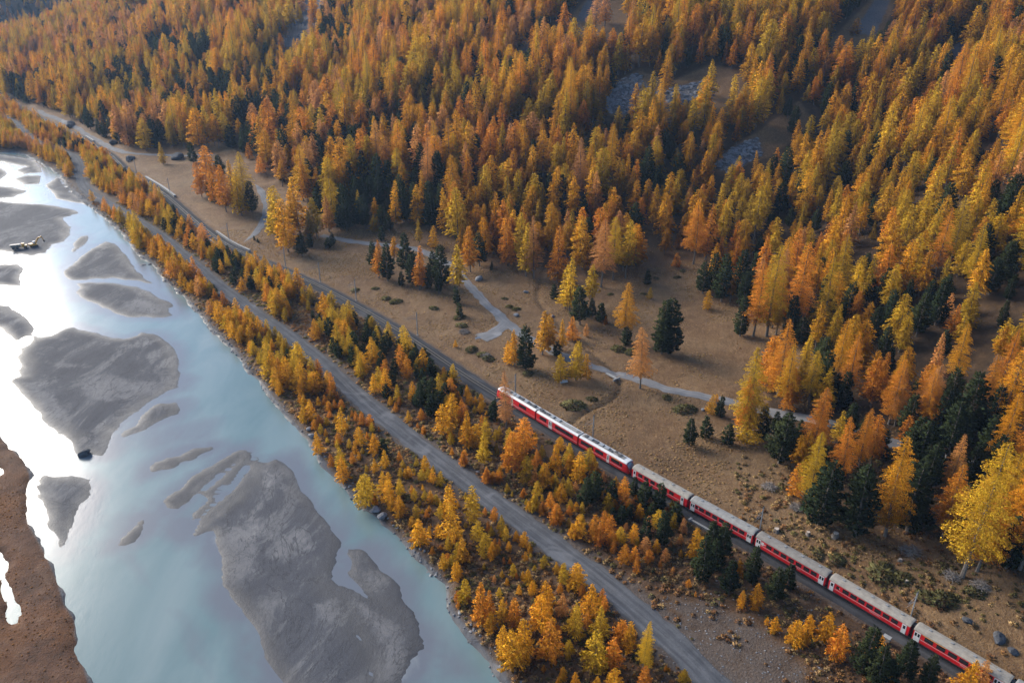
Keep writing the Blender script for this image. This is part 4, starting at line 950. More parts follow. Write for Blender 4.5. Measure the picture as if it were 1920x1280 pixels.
for f in ('young', 'larch', 'pine'):
    L_ = [t_ for t_ in trees if fam[t_['k']] == f]
    L_.sort(key=lambda t_: (not t_['vis'], -(1e6 if t_['label'] else t_['size'])))
    chosen += [t_ for t_ in L_[:300] if t_['vis']]
CP_ = np.array([t_['p'] for t_ in chosen]); cpx, cpy, _ = proj(CP_[:, 0], CP_[:, 1], CP_[:, 2]); C2 = CP_[:, :2]
com = np.maximum(poly_mask(np.stack([cpx, cpy - 25], -1), open_px, 20), poly_mask(np.stack([cpx, cpy + 25], -1), open_px, 20))
for t_, *c_ in zip(chosen, cpx, cpy, seg_dist(C2, road[::4]), seg_dist(C2, rail[::4]), sdf(C2, river), path_dist(C2[:, 0], C2[:, 1]), com): t_['ctx'] = [float(v) for v in c_]
for f in ('young', 'larch', 'pine'):
    L_ = [t_ for t_ in trees if fam[t_['k']] == f]
    L_.sort(key=lambda t_: (not t_['vis'], -(1e6 if t_['label'] else t_['size'])))
    for i, t_ in enumerate(L_):
        if i < 300 and t_['vis']: place_tree(t_, i)
        else: rest.append(t_)

# the rest of the forest: one object of instances per kind of tree
def join_meshes(name, a, b, ma, mb):
    def arr(me):
        v = np.zeros(len(me.vertices) * 3, np.float32); me.vertices.foreach_get('co', v); return v.reshape(-1, 3)
    me = a.copy(); me.name = name; me.materials.clear(); me.materials.append(ma); me.materials.append(mb)
    return me
proto_cols = {}
def protos(key, variants):
    """a collection of source objects that is not part of the scene itself"""
    c = bpy.data.collections.new(key)
    for i, (parts) in enumerate(variants):
        bm_objs = []
        import bmesh
        bm = bmesh.new()
        mats = []
        tl = None
        for me, mt in parts:
            n0 = len(bm.faces); bm.from_mesh(me); bm.faces.ensure_lookup_table()
            for f in bm.faces[n0:]: f.material_index = len(mats)
            mats.append(mt)
        out = bpy.data.meshes.new(f'{key}_{i:03d}'); bm.to_mesh(out); bm.free()
        for mt in mats: out.materials.append(mt)
        # keep the crown's soft normals
        nrm = []
        me0 = parts[0][0]; cn = np.zeros(len(me0.loops) * 3, np.float32)
        me0.corner_normals.foreach_get('vector', cn)
        k0 = len(me0.vertices); li = np.zeros(len(me0.loops), np.int32); me0.loops.foreach_get('vertex_index', li)
        vn = np.zeros((len(out.vertices), 3), np.float32); vn[li] = cn.reshape(-1, 3)
        if len(out.vertices) > k0:
            rest_v = np.array([v.normal[:] for v in out.vertices[k0:]], np.float32); vn[k0:] = rest_v
        out.shade_smooth(); out.normals_split_custom_set_from_vertices([tuple(v) for v in vn])
        c.objects.link(bpy.data.objects.new(f'{key}_{i:03d}', out))
    return c
def gn_scatter(name, P, scl, rot, index, coll, label, cat, kind='stuff'):
    me = bpy.data.meshes.new(name); me.vertices.add(len(P)); me.vertices.foreach_set('co', np.asarray(P, np.float32).ravel())
    a = me.attributes.new('scl', 'FLOAT_VECTOR', 'POINT'); a.data.foreach_set('vector', np.asarray(scl, np.float32).ravel())
    a = me.attributes.new('rot', 'FLOAT_VECTOR', 'POINT'); a.data.foreach_set('vector', np.asarray(rot, np.float32).ravel())
    a = me.attributes.new('idx', 'INT', 'POINT'); a.data.foreach_set('value', np.asarray(index, np.int32))
    o = bpy.data.objects.new(name, me); link(o); tag(o, label, cat, kind=kind)
    ng = bpy.data.node_groups.new(name, 'GeometryNodeTree')
    ng.interface.new_socket('Geometry', in_out='INPUT', socket_type='NodeSocketGeometry')
    ng.interface.new_socket('Geometry', in_out='OUTPUT', socket_type='NodeSocketGeometry')
    N = ng.nodes; gi = N.new('NodeGroupInput'); go_ = N.new('NodeGroupOutput'); ip = N.new('GeometryNodeInstanceOnPoints'); ci = N.new('GeometryNodeCollectionInfo')
    ci.inputs['Collection'].default_value = coll; ci.inputs['Separate Children'].default_value = True; ci.inputs['Reset Children'].default_value = True
    def na(nm, ty):
        q = N.new('GeometryNodeInputNamedAttribute'); q.data_type = ty; q.inputs['Name'].default_value = nm
        return [s for s in q.outputs if s.enabled and s.name == 'Attribute'][0]
    e2r = N.new('FunctionNodeEulerToRotation')
    lk = ng.links.new
    lk(gi.outputs[0], ip.inputs['Points']); lk(ci.outputs[0], ip.inputs['Instance']); ip.inputs['Pick Instance'].default_value = True
    lk(na('idx', 'INT'), ip.inputs['Instance Index']); lk(na('rot', 'FLOAT_VECTOR'), e2r.inputs[0]); lk(e2r.outputs[0], ip.inputs['Rotation'])
    lk(na('scl', 'FLOAT_VECTOR'), ip.inputs['Scale']); lk(ip.outputs[0], go_.inputs[0])
    md = o.modifiers.new('instances', 'NODES'); md.node_group = ng
    return o
def forest_stuff(name, kinds, cols_, label, cat):
    T_ = [t_ for t_ in rest if t_['k'] in kinds]
    if not T_: return
    variants = []; look = {}
    for k in kinds:
        for vi, (cme, tme, HH) in enumerate(KINDS[k]):
            for c_ in cols_:
                look[(k, vi, c_)] = (len(variants), HH); variants.append([(cme, M[CM[c_]]), (tme, M['bark'])])
    coll = protos(name + '_source', variants)
    P = []; S = []; Rr = []; I = []
    for t_ in T_:
        vi = int(rng.integers(len(KINDS[t_['k']]))); i, HH = look[(t_['k'], vi, t_['c'])]
        s = t_['h'] / HH; w_ = s * rng.uniform(.98, 1.42)
        P.append(t_['p'] - np.array([0, 0, .05])); S.append((w_, w_, s)); Rr.append((rng.normal(0, .035), rng.normal(0, .035), rng.uniform(0, 6.28))); I.append(i)
    gn_scatter(name, P, S, Rr, I, coll, label, cat)
forest_stuff('larch_forest', ['larch', 'tall'], ['g', 'o', 'y', 'r'], 'dense golden and orange larch forest covering the mountainside', 'forest')
forest_stuff('young_larch_thicket', ['young'], ['g', 'o', 'y', 'r'], 'thickets of small orange and golden larches along river, road and forest clearings', 'thicket')
forest_stuff('pine_forest', ['pine', 'ypine'], ['p'], 'scattered dark green stone pines among the larches of the mountainside', 'forest')

# ------------------------------------------------------------------ undergrowth, stones
def tuft_mesh(seed, n, r, hh, tl, flat=1.0):
    rs = np.random.default_rng(seed)
    a = rs.random(n) * 6.28; q = r * np.sqrt(rs.random(n)); zz = hh * (1 - (q / r) ** 2) * rs.random(n) ** .6 * flat + .04
    C = np.c_[q * np.cos(a), q * np.sin(a), zz]
    D = unit(np.c_[np.cos(a) * .7 + rs.normal(0, .4, n), np.sin(a) * .7 + rs.normal(0, .4, n), .6 + rs.normal(0, .35, n)]) * (tl * (.6 + .8 * rs.random(n)))[:, None]
    W = unit(np.cross(D, rs.normal(0, 1, (n, 3)))) * (tl * .38)
    return crown_mesh('tuft', C, D, W, None, None, rs, .9, .4)
def rock_mesh(seed, flat=.7):
    import bmesh
    rs = np.random.default_rng(seed); bm = bmesh.new(); bmesh.ops.create_icosphere(bm, subdivisions=2, radius=1)
    pl = [(unit(rs.normal(0, 1, 3)), rs.uniform(.55, .9)) for _ in range(9)]
    for v in bm.verts:
        p = np.array(v.co)
        for n_, d_ in pl:
            k = p @ n_ - d_
            if k > 0: p = p - n_ * k
        p = p * (1 + rs.normal(0, .03)); p[2] *= flat; v.co = p
    me = bpy.data.meshes.new('rock'); bm.to_mesh(me); bm.free(); return me
scr = [tuft_mesh(600 + i, 46, .62, .5, .26) for i in range(3)]
sc_coll = protos('undergrowth_source', [[(t_, M[m_])] for t_ in scr for m_ in ('scrub_red', 'scrub_tan', 'scrub_green')])
x, y = jgrid(0, 460, -25, 220, 1.15); P = np.stack([x, y], -1); z = gz(x, y); px, py, dp = proj(x, y, z)
ok = (px > -60) & (px < 1980) & (py > 380) & (py < 1330); x, y, z, px, py, P = x[ok], y[ok], z[ok], px[ok], py[ok], P[ok]
dr_ = seg_dist(P, road[::4]); dt_ = seg_dist(P, rail[::4]); rs_ = sdf(P, river); tsd = side(P, rail) * sgn; s_sn, n_sn = to_sn(x, y)
lotm = poly_mask(np.stack([px, py], -1), [[(1230, 1110), (1330, 1120), (1420, 1160), (1500, 1230), (1560, 1340), (1400, 1340), (1300, 1210)]], 20)
left = n_sn < 37
dens = np.where(tsd < 0, .75 + .9 * fbm(x, y, 7, 3), .0)
dens = np.where(left, .5 + .9 * fbm(x, y, 9, 3), dens)
dens = np.where((tsd > 0) & (px > 1380) & (py > 850), .5 + .9 * fbm(x, y, 6, 3), dens) * (1 - .85 * lotm)
ok = (rng.random(len(x)) < dens) & (path_dist(x, y) > 2.2) & (dr_ > 3.3) & (dt_ > 3.2) & (rs_ < -1.6)
x, y, z, px, py, left = x[ok], y[ok], z[ok], px[ok], py[ok], left[ok]
v = fbm(x, y, 11, 3) + rng.normal(0, .3, len(x)); ci = np.where(v < -.12, 0, np.where(v < .26, 1, 2)); ci = np.where(left, 0, ci)
s = rng.uniform(.35, 1.0, len(x)) * np.where(left, .28, 1)
gn_scatter('undergrowth', np.c_[x, y, z], np.c_[s * 1.2, s * 1.2, s], np.c_[np.zeros((len(x), 2)), rng.uniform(0, 6.28, len(x))], rng.integers(0, 3, len(x)) * 3 + ci, sc_coll,
           'low russet and tan undergrowth covering the riverside strips and banks', 'undergrowth')
# dry grass tussocks on the meadow
gr = [tuft_mesh(620 + i, 26, .42, .22, .20) for i in range(2)]
gr_coll = protos('dry_grass_source', [[(t_, M[m_])] for t_ in gr for m_ in ('scrub_tan', 'scrub_red')])
x, y = jgrid(20, 390, 118, 300, .85); P = np.stack([x, y], -1); z = gz(x, y); px, py, dp = proj(x, y, z)
ok = (px > 380) & (px < 1700) & (py > 430) & (py < 1050) & (seg_dist(P, rail[::4]) > 4.5) & (side(P, rail) * sgn > 0) & (path_dist(x, y) > 2.3) & (rng.random(len(x)) < np.clip(.25 + 1.9 * fbm(x, y, 9, 4), 0, 1))
x, y, z = x[ok], y[ok], z[ok]; s = rng.uniform(.3, .8, len(x))
gn_scatter('dry_grass', np.c_[x, y, z], np.c_[s, s, s * .8], np.c_[np.zeros((len(x), 2)), rng.uniform(0, 6.28, len(x))], np.where(rng.random(len(x)) < .93, 0, 1) + 2 * rng.integers(0, 2, len(x)), gr_coll,
           'tussocks of dry straw coloured grass on the meadow', 'grass')
# keep paths clear of grass is handled by their lift; stones along the water's edge
rk = [rock_mesh(700 + i) for i in range(6)]
rk_coll = bpy.data.collections.new('stone_source')
for i, me in enumerate(rk):
    c_ = me.copy(); c_.materials.append(M['rock']); rk_coll.objects.link(bpy.data.objects.new(f'stone_source_{i:02d}', c_))
x, y = jgrid(0, 560, -30, 170, .9); P = np.stack([x, y], -1); z = gz(x, y); px, py, dp = proj(x, y, z); rs_ = sdf(P, river)
ok = (px > -20) & (px < 1940) & (py > 300) & (py < 1310) & (rs_ < .6) & (rs_ > -2.8) & (rng.random(len(x)) < .55) & (to_sn(x, y)[1] > 37)
x, y, z = x[ok], y[ok], z[ok]; s = rng.uniform(.10, .42, len(x)) ** 1.0 * rng.uniform(.5, 1.2, len(x))
X = [x]; Y = [y]; Zz = [z]; Sx = [s]
P = pick(rng.uniform(1240, 1560, 500), rng.uniform(1080, 1290, 500)); X.append(P[:, 0]); Y.append(P[:, 1]); Zz.append(P[:, 2]); Sx.append(rng.uniform(.05, .2, 500))
for poly in rock_px[:3] + rock_px[6:7]:
    q = np.array(poly); P = pick(rng.uniform(q[:, 0].min(), q[:, 0].max(), 420), rng.uniform(q[:, 1].min(), q[:, 1].max(), 420)); P = P[inside(np.stack(proj(P[:, 0], P[:, 1], P[:, 2])[:2], -1), q.astype(float))]
    X.append(P[:, 0]); Y.append(P[:, 1]); Zz.append(P[:, 2]); Sx.append(rng.uniform(.25, 1.0, len(P)) ** 1.6 * 1.6)
x, y, z, s = map(np.concatenate, (X, Y, Zz, Sx))
kp = seg_dist(np.stack([x, y], -1), rail[::4]) > 3.2; x, y, z, s = x[kp], y[kp], z[kp], s[kp]
gn_scatter('loose_stones', np.c_[x, y, z], np.c_[s * 1.2, s, s * .9], np.c_[rng.normal(0, .3, (len(x), 2)), rng.uniform(0, 6.28, len(x))], rng.integers(0, 6, len(x)), rk_coll,
           'grey loose stones along the river bank, gravel lot and scree', 'stones')

# single boulders, junipers, brush piles, stumps
def at(px, py): return pick([px], [py])[0]
for i, (px, py, r_, lab) in enumerate([
    (703, 958, 1.25, 'pale grey boulder at the water edge beside a brown one'), (718, 968, 1.3, 'brownish boulder at the water edge beside a pale one'), (584, 818, 1.0, 'light grey boulder on the river bank below young larches'),
    (579, 805, .8, 'small grey boulder just above a larger one on the river bank'), (133, 236, 3.6, 'huge dark boulder between railway and far path'), (212, 270, 2.6, 'grey boulder below the forest edge beside the far path'),
    (245, 300, 3.0, 'blue grey boulder beside larches at the far meadow corner'), (332, 297, 4.0, 'long dark boulder at the back of the pale meadow'), (898, 524, 1.6, 'blue grey boulder above the bend of the meadow path'),
    (968, 592, 1.0, 'white stone beside the meadow path bend'), (986, 548, .9, 'grey stone in the meadow above the path'), (1036, 594, .9, 'pale stone beside the brook in the meadow'),
    (896, 885, .45, 'small white stone on the verge of the gravel road'), (1872, 1198, 1.3, 'blue grey boulder on the bank above the last carriage'), (1898, 1222, .9, 'small dark boulder in the hollow above the last carriage'),
    (270, 500, 1.3, 'blue green boulder in the river beside the far bank'), (281, 497, 1.0, 'smaller boulder in the river beside the far bank'), (160, 852, 1.6, 'black boulder in the water at the tip of the gravel bar'),
    (1318, 768, .7, 'white stones beside the path under larches'), (1815, 1165, 1.0, 'mossy stone on the bank behind the last carriages')]):
    p = at(px, py); e = rk[i % 6].copy(); e.materials.append(M['rock'] if i not in (4, 5, 6, 7, 13, 14, 17, 19) else M['dark_rock'])
    o = meshobj('boulder', e, None); o.location = (p[0], p[1], p[2] + r_ * .25); o.scale = (r_ * 1.15, r_, r_); o.rotation_euler = (.1, .1, i * 1.3); tag(o, lab, 'boulder')
jm = [tuft_mesh(640 + i, 260, 1.5, .9, .30) for i in range(3)]
JUN = [(1075, 760, 3.2, 'large dark juniper mat beside the ditch behind the railcar'), (724, 560, 2.0, 0), (742, 566, 2.4, 0), (813, 578, 1.8, 0), (666, 544, 1.8, 0), (704, 541, 1.5, 0), (955, 575, 1.6, 0), (968, 580, 1.7, 0), (946, 560, 1.3, 0), (884, 655, 2.2, 0),
       (905, 665, 2.0, 0), (915, 672, 2.2, 0), (862, 595, 2.2, 0), (865, 610, 2.0, 0), (1250, 745, 1.6, 0), (1285, 768, 3.0, 'juniper thicket below the meadow path near the larches'), (1160, 655, 2.6, 0), (1185, 660, 2.4, 0), (1110, 748, 1.6, 0), (1280, 508, 1.4, 0), (1270, 520, 1.5, 0), (1230, 522, 1.3, 0), (1145, 552, 1.3, 0), (1207, 551, 1.2, 0),
       (1348, 985, 2.6, 0), (1310, 960, 2.2, 0), (1370, 1000, 2.2, 0), (1655, 1075, 3.4, 'broad green juniper mat on the bank behind the carriages'), (1690, 1085, 2.6, 0), (1570, 1048, 2.0, 0), (1770, 1125, 2.8, 0), (1740, 1120, 2.2, 0), (1535, 1035, 1.6, 0), (1830, 1110, 2.0, 0), (700, 505, 1.6, 0), (400, 378, 1.6, 0), (775, 520, 2.0, 0), (990, 700, 1.8, 0), (1060, 700, 2.4, 0)]
for i, (px, py, r_, lab) in enumerate(JUN):
    p = at(px, py); o = bpy.data.objects.new('juniper_bush', jm[i % 3]); link(o); o.location = (p[0], p[1], p[2] - .05); s = r_ / 1.7; o.scale = (s * 1.25, s, s * .75); o.rotation_euler = (0, 0, i * 1.9)
    o.data.materials.append(M['juniper']) if not o.data.materials else None
    zt = 'on the bank behind the red carriages' if px > 1300 else ('beside the railway in the meadow' if py > 530 and px < 950 else 'in the meadow below the forest')
    l2 = lab or f'low dark olive juniper bush {zt}'; tag(o, l2, 'bush', None if lab else f'junipers {zt}')
def brush_pile(px, py, r_, lab):
    p = at(px, py); m = MB(); rs = np.random.default_rng(int(px))
    for k in range(150):
        a, b_ = rs.random() * 6.28, rs.random() * 6.28; q = r_ * math.sqrt(rs.random()) * .8; c = np.array([q * math.cos(a), q * math.sin(a), .55 * r_ * (1 - (q / r_) ** 2) * rs.random() + .05])
        d = np.array([math.cos(b_), math.sin(b_), rs.normal(0, .3)]) * rs.uniform(.5, 1.1)
        m.tube(c - d, c + d, rs.uniform(.025, .06), .015, 3)
    o = m.build('brush_pile', M['twig']); o.location = p; tag(o, lab, 'brush pile')
for px, py, r_, lab in [(1443, 914, 1.9, 'grey pile of cut branches uphill of the leaning catenary mast'), (1493, 952, 1.7, 'grey pile of cut branches under the orange larch near the carriages'), (1708, 1035, 2.4, 'large grey pile of cut branches on the bank beside the tall yellow larch'),
                        (1785, 1082, 1.8, 'brush pile at the foot of the tall yellow larch'), (1838, 1100, 1.9, 'brush pile right of the tall yellow larch'), (870, 623, 1.9, 'dark brush heap between railway and path turnout'), (912, 668, 1.6, 'dark brush heap beside the railway below the turnout')]: brush_pile(px, py, r_, lab)
for i, (px, py, lab) in enumerate([(1456, 995, 'dark weathered stump beside the leaning catenary mast'), (1515, 1002, 'small grey stump uphill of the third carriage'), (1566, 1006, 'large grey stump on the orange knoll behind the train'), (1700, 1090, 'short stump among junipers on the bank'), (1688, 1050, 'stump beside the large brush pile')]):
    p = at(px, py); m = MB(); r_ = (.55, .4, .65, .3, .4)[i]; hh = (.7, .8, 1.1, .4, .4)[i]; rs = np.random.default_rng(i)
    ring = lambda z_, q: [(q * (1 + .15 * math.sin(3 * a + i)) * math.cos(a), q * (1 + .15 * math.sin(3 * a + i)) * math.sin(a), z_) for a in [6.2832 * j / 10 for j in range(10)]]
    e = empty('tree_stump', tuple(p)); tag(e, lab, 'stump')
    m.loft([ring(-.3, r_ * 1.6), ring(.05, r_ * 1.35), ring(hh * .4, r_), ring(hh, r_ * .93)]); m.build('stem', M['bark'], e)
    m = MB(); m.loft([ring(hh + .003, r_ * .88), ring(hh + .02, r_ * .85)]); m.build('cut_face', M['wood'], e)

# ------------------------------------------------------------------ the train
RL = np.r_[0, np.cumsum(np.linalg.norm(np.diff(rail, axis=0), axis=1))]
def on_rail(a): return np.array([np.interp(a, RL, rail[:, 0]), np.interp(a, RL, rail[:, 1])])
tgt = unproj(1188.0, 893.0, RAILZ); A0 = RL[np.argmin(((rail - tgt) ** 2).sum(1))]      # joint between railcar and first carriage
far_sign = -1 if rail[0] @ AX > rail[-1] @ AX else 1                                       # direction of increasing distance up the valley
def rail_pose(u):      # u metres from the joint, positive = up the valley
    return on_rail(A0 + far_sign * u)
RT_Z = 1.07
CACHE = {}
def part(key, mk, name, mat, parent, loc=(0, 0, 0), rot=(0, 0, 0), sc_=None):
    k = (key, mat)
    if k not in CACHE:
        me = mk(); me.materials.append(M[mat]); CACHE[k] = me
    o = bpy.data.objects.new(name, CACHE[k]); link(o, parent); o.location = loc; o.rotation_euler = rot
    if sc_: o.scale = sc_
    return o
def box_mesh(name, x, y, z, bev=.0):
    import bmesh
    bm = bmesh.new(); bmesh.ops.create_cube(bm, size=1, matrix=Matrix.Diagonal((x, y, z, 1)))
    if bev: bmesh.ops.bevel(bm, geom=bm.edges[:] + bm.verts[:], offset=bev, segments=2, affect='EDGES', profile=.6)
    me = bpy.data.meshes.new(name); bm.to_mesh(me); bm.free(); return me
def text_mesh(txt, size):
    cu = bpy.data.curves.new('lettering', 'FONT'); cu.body = txt; cu.size = size; cu.align_x = 'CENTER'; cu.extrude = .002; cu.resolution_u = 2
    o = bpy.data.objects.new('lettering', cu); me = bpy.data.meshes.new_from_object(o); bpy.data.objects.remove(o); return me
def bogie(parent, x, key):
    def mk():
        m = MB(); m.box(-1.1, 1.1, -.95, -.82, .38, .62); m.box(-1.1, 1.1, .82, .95, .38, .62); m.box(-.3, .3, -.9, .9, .42, .6)
        for xx in (-.9, .9): m.box(xx - .12, xx + .12, -1.0, -.8, .28, .66); m.box(xx - .12, xx + .12, .8, 1.0, .28, .66)
        return m.mesh('bogie')
    b_ = part(key + 'bogie', mk, 'bogie', 'black', parent, (x, 0, 0))
    def mw():
        m = MB()
        for sy in (-1, 1): m.tube((0, sy * .56, .35), (0, sy * .44, .35), .35, .37, 14)
        m.tube((0, -.5, .35), (0, .5, .35), .07, .07, 6); return m.mesh('wheelset')
    for xx in (-.85, .85): part(key + 'wh', mw, 'wheelset', 'rail', b_, (xx, 0, 0))
W2 = 1.325
SIDE = [(W2 - .06, .72), (W2, 1.0), (W2, 1.75), (W2 - .05, 2.86)]
ROOF = [(W2 - .03, 2.84), (W2 - .09, 3.02), (1.05, 3.22), (.72, 3.38), (.36, 3.47), (0, 3.50)]
def full(pr): return [(y, z) for y, z in pr] + [(-y, z) for y, z in reversed(pr) if y > 1e-6]
def coach(u0, length, roofmat, label, doors, wins, extra=None, yellow=None, vents=5, panel_door=True):
    """a red passenger carriage from u0 (near the railcar) to u0-length; doors/wins are positions along the side, 0 = middle"""
    a = rail_pose(u0 - .35); b_ = rail_pose(u0 - length + .35); c = (a + b_) / 2; d = a - b_
    e = empty('passenger_carriage', (c[0], c[1], RT_Z), math.atan2(d[1], d[0])); tag(e, label, 'carriage')
    hl = np.linalg.norm(d) / 2; key = f'{hl:.1f}'
    def body():
        m = MB(); pr = SIDE; ring = [(y, z) for y, z in pr] + [(-y, z) for y, z in reversed(pr)]
        m.loft([[(x, y, z) for y, z in ring] for x in (-hl, hl)])
        return m.mesh('body')
    part('body' + key, body, 'body', 'red', e)
    def roof():
        m = MB(); xs = [-hl - .04, -hl + .25] + list(np.arange(-hl + 1.0, hl - .9, .9)) + [hl - .25, hl + .04]; rings = []
        pr = full(ROOF)
        for i, x in enumerate(xs):
            dz = -.10 if i in (0, len(xs) - 1) else 0
            rings.append([(x, y, z + dz * (z - 2.8)) for y, z in pr])
        m.loft(rings)
        # ribs along the roof
        for y0 in (-1.0, -.66, -.33, .33, .66, 1.0):
            z0 = np.interp(abs(y0), [p[0] for p in ROOF][::-1], [p[1] for p in ROOF][::-1]); m.box(-hl + .2, hl - .2, y0 - .02, y0 + .02, z0 - .02, z0 + .03)
        return m.mesh('roof')
    rf = part('roof' + key, roof, 'roof', roofmat, e)
    def seam():
        m = MB(); pr = full([(y + .004, z + .012) for y, z in ROOF]); m.loft([[(x, y, z) for y, z in pr] for x in (-.03, .03)]); return m.mesh('roof_seam')
    for x in np.linspace(-hl + 1.6, hl - 1.6, 5): part('seam', seam, 'roof_seam', 'roof_grey' if roofmat != 'roof_grey' else 'roof_brown', rf, (x, 0, 0))
    for i in range(vents):
        x = -hl + 2.2 + (2 * hl - 4.4) * i / (vents - 1); v_ = part('vent', lambda: box_mesh('roof_vent', .55, .34, .16, .05), 'roof_vent', 'steel', e, (x, 0, 3.56))
    sill = lambda z: np.interp(z, [p[1] for p in SIDE], [p[0] for p in SIDE])
    for sy in (-1, 1):
        for x, wd, hh in wins:
            z = 2.22; tilt = sy * .045
            wn_ = part(f'win{wd}{hh}', lambda: box_mesh('window', wd, .03, hh, .012), 'window', 'glass', e, (x, sy * (sill(z) + .004), z), (tilt, 0, 0))
            part(f'wsill{wd}', lambda: box_mesh('window_rail', wd, .035, .035), 'window_rail', 'black', wn_, (0, sy * .006, hh * .12))
        for x, wd in doors:
            dr = part(f'door{wd}', lambda: box_mesh('door', wd, .05, 1.98, .015), 'door', 'door_grey', e, (x, sy * (W2 - .008), 1.78), (sy * .025, 0, 0))
            part(f'dw{wd}', lambda: box_mesh('window', .42 if wd < 1 else .36, .06, .72, .01), 'window', 'glass', dr, (0, 0, .42))
            if wd >= 1: dr.children[0].location.x = -.26; part(f'dw{wd}', lambda: None, 'window', 'glass', dr, (.26, 0, .42))
            part('doorstep', lambda: box_mesh('step', .8, .18, .05), 'step', 'black', e, (x, sy * 1.28, .6))
        dmax = max(abs(x) for x, _ in doors) - .6
        part(f'stripe{dmax:.2f}', lambda: box_mesh('stripe', 2 * dmax, .012, .075), 'stripe', 'white', e, (0, sy * (W2 + .001), 1.58))
        part('letters', lambda: text_mesh('Rhätische Bahn', .36), 'lettering', 'white', e, (1.6 * -sy, sy * (W2 + .004), 1.17), (math.pi / 2, 0, 0 if sy < 0 else math.pi))
        part('sign', lambda: box_mesh('sign_plate', .22, .02, .26), 'sign_plate', 'white', e, (doors[0][0] * .79, sy * (sill(2.25) + .006), 2.2))
        if yellow: part(f'yel{yellow}', lambda: box_mesh('first_class_stripe', yellow[1] - yellow[0], .014, .08), 'first_class_stripe', 'yellow', e, ((yellow[0] + yellow[1]) / 2, sy * (sill(2.74) + .006), 2.745), (sy * .045, 0, 0))
        if extra: part('extra', lambda: box_mesh('frosted_window', .62, .03, .7, .01), 'frosted_window', 'white', e, (extra, sy * (sill(2.2) + .006), 2.2), (sy * .045, 0, 0))
    for sx in (-1, 1):
        part('gang', lambda: box_mesh('gangway', .42, 1.0, 2.1, .06), 'gangway', 'black', e, (sx * (hl + .2), 0, 1.95))
        part('buffer', lambda: box_mesh('coupler', .6, .3, .22, .03), 'coupler', 'black', e, (sx * (hl + .2), 0, .75))
        part('lamp', lambda: box_mesh('tail_lamp', .04, .16, .16, .01), 'tail_lamp', 'white', e, (sx * (hl + .02), 1.05, 1.3))
        part('lamp', lambda: None, 'tail_lamp', 'white', e, (sx * (hl + .02), -1.05, 1.3))
        bogie(e, sx * (hl - 2.6), 'c')
    part('ub' + key, lambda: box_mesh('underframe', 2 * hl - 6.5, 2.1, .5, .05), 'underframe', 'black', e, (0, 0, .58))
    return e
wset = lambda xs, wd=1.22, hh=.86: [(x, wd, hh) for x in xs]
PITCHC = 16.55
coach(0, PITCHC, 'roof_beige', 'first red carriage coupled directly behind the railcar, with beige roof', [(7.1, .8), (-6.6, .8)], wset([5.4, 3.6, 1.8, 0, -1.8, -3.6]), vents=5)
coach(-PITCHC, PITCHC, 'roof_grey', 'second red carriage behind the railcar, with plain grey roof', [(7.1, 1.1), (-7.1, 1.1)], wset([4.8, 3.1, 1.4, -.3, -2.0, -3.7, -5.3]) + [(6.05, .6, .8)], vents=4)
coach(-2 * PITCHC, PITCHC, 'roof_brown', 'third red carriage behind the railcar, with brownish roof and one white window pane', [(7.15, 1.1), (-7.1, 1.1)], wset([4.7, 3.0, 1.3, -.4, -2.1, -3.8, -5.4]), extra=6.2, vents=4)
coach(-3 * PITCHC, PITCHC, 'roof_beige', 'fourth red carriage behind the railcar, with tan ribbed roof', [(7.2, .85), (-7.0, .85)], wset([4.4, 2.8, 1.2, -.4, -2.0, -3.6, -5.2]) + [(6.0, .62, .7)], vents=5)
coach(-4 * PITCHC, PITCHC, 'roof_beige', 'fifth red carriage, with tan roof and yellow stripe above its windows', [(7.15, 1.1), (-7.1, 1.1)], wset([5.1, 3.0, 1.0, -.9, -2.8, -4.8], 1.5), yellow=(2.2, 6.3), vents=4)
coach(-5 * PITCHC, PITCHC, 'roof_grey', 'last red carriage, cut off by the frame behind the yellow striped one', [(7.1, 1.1), (-7.1, 1.1)], wset([4.8, 3.1, 1.4, -.3, -2.0, -3.7, -5.3]), vents=4)

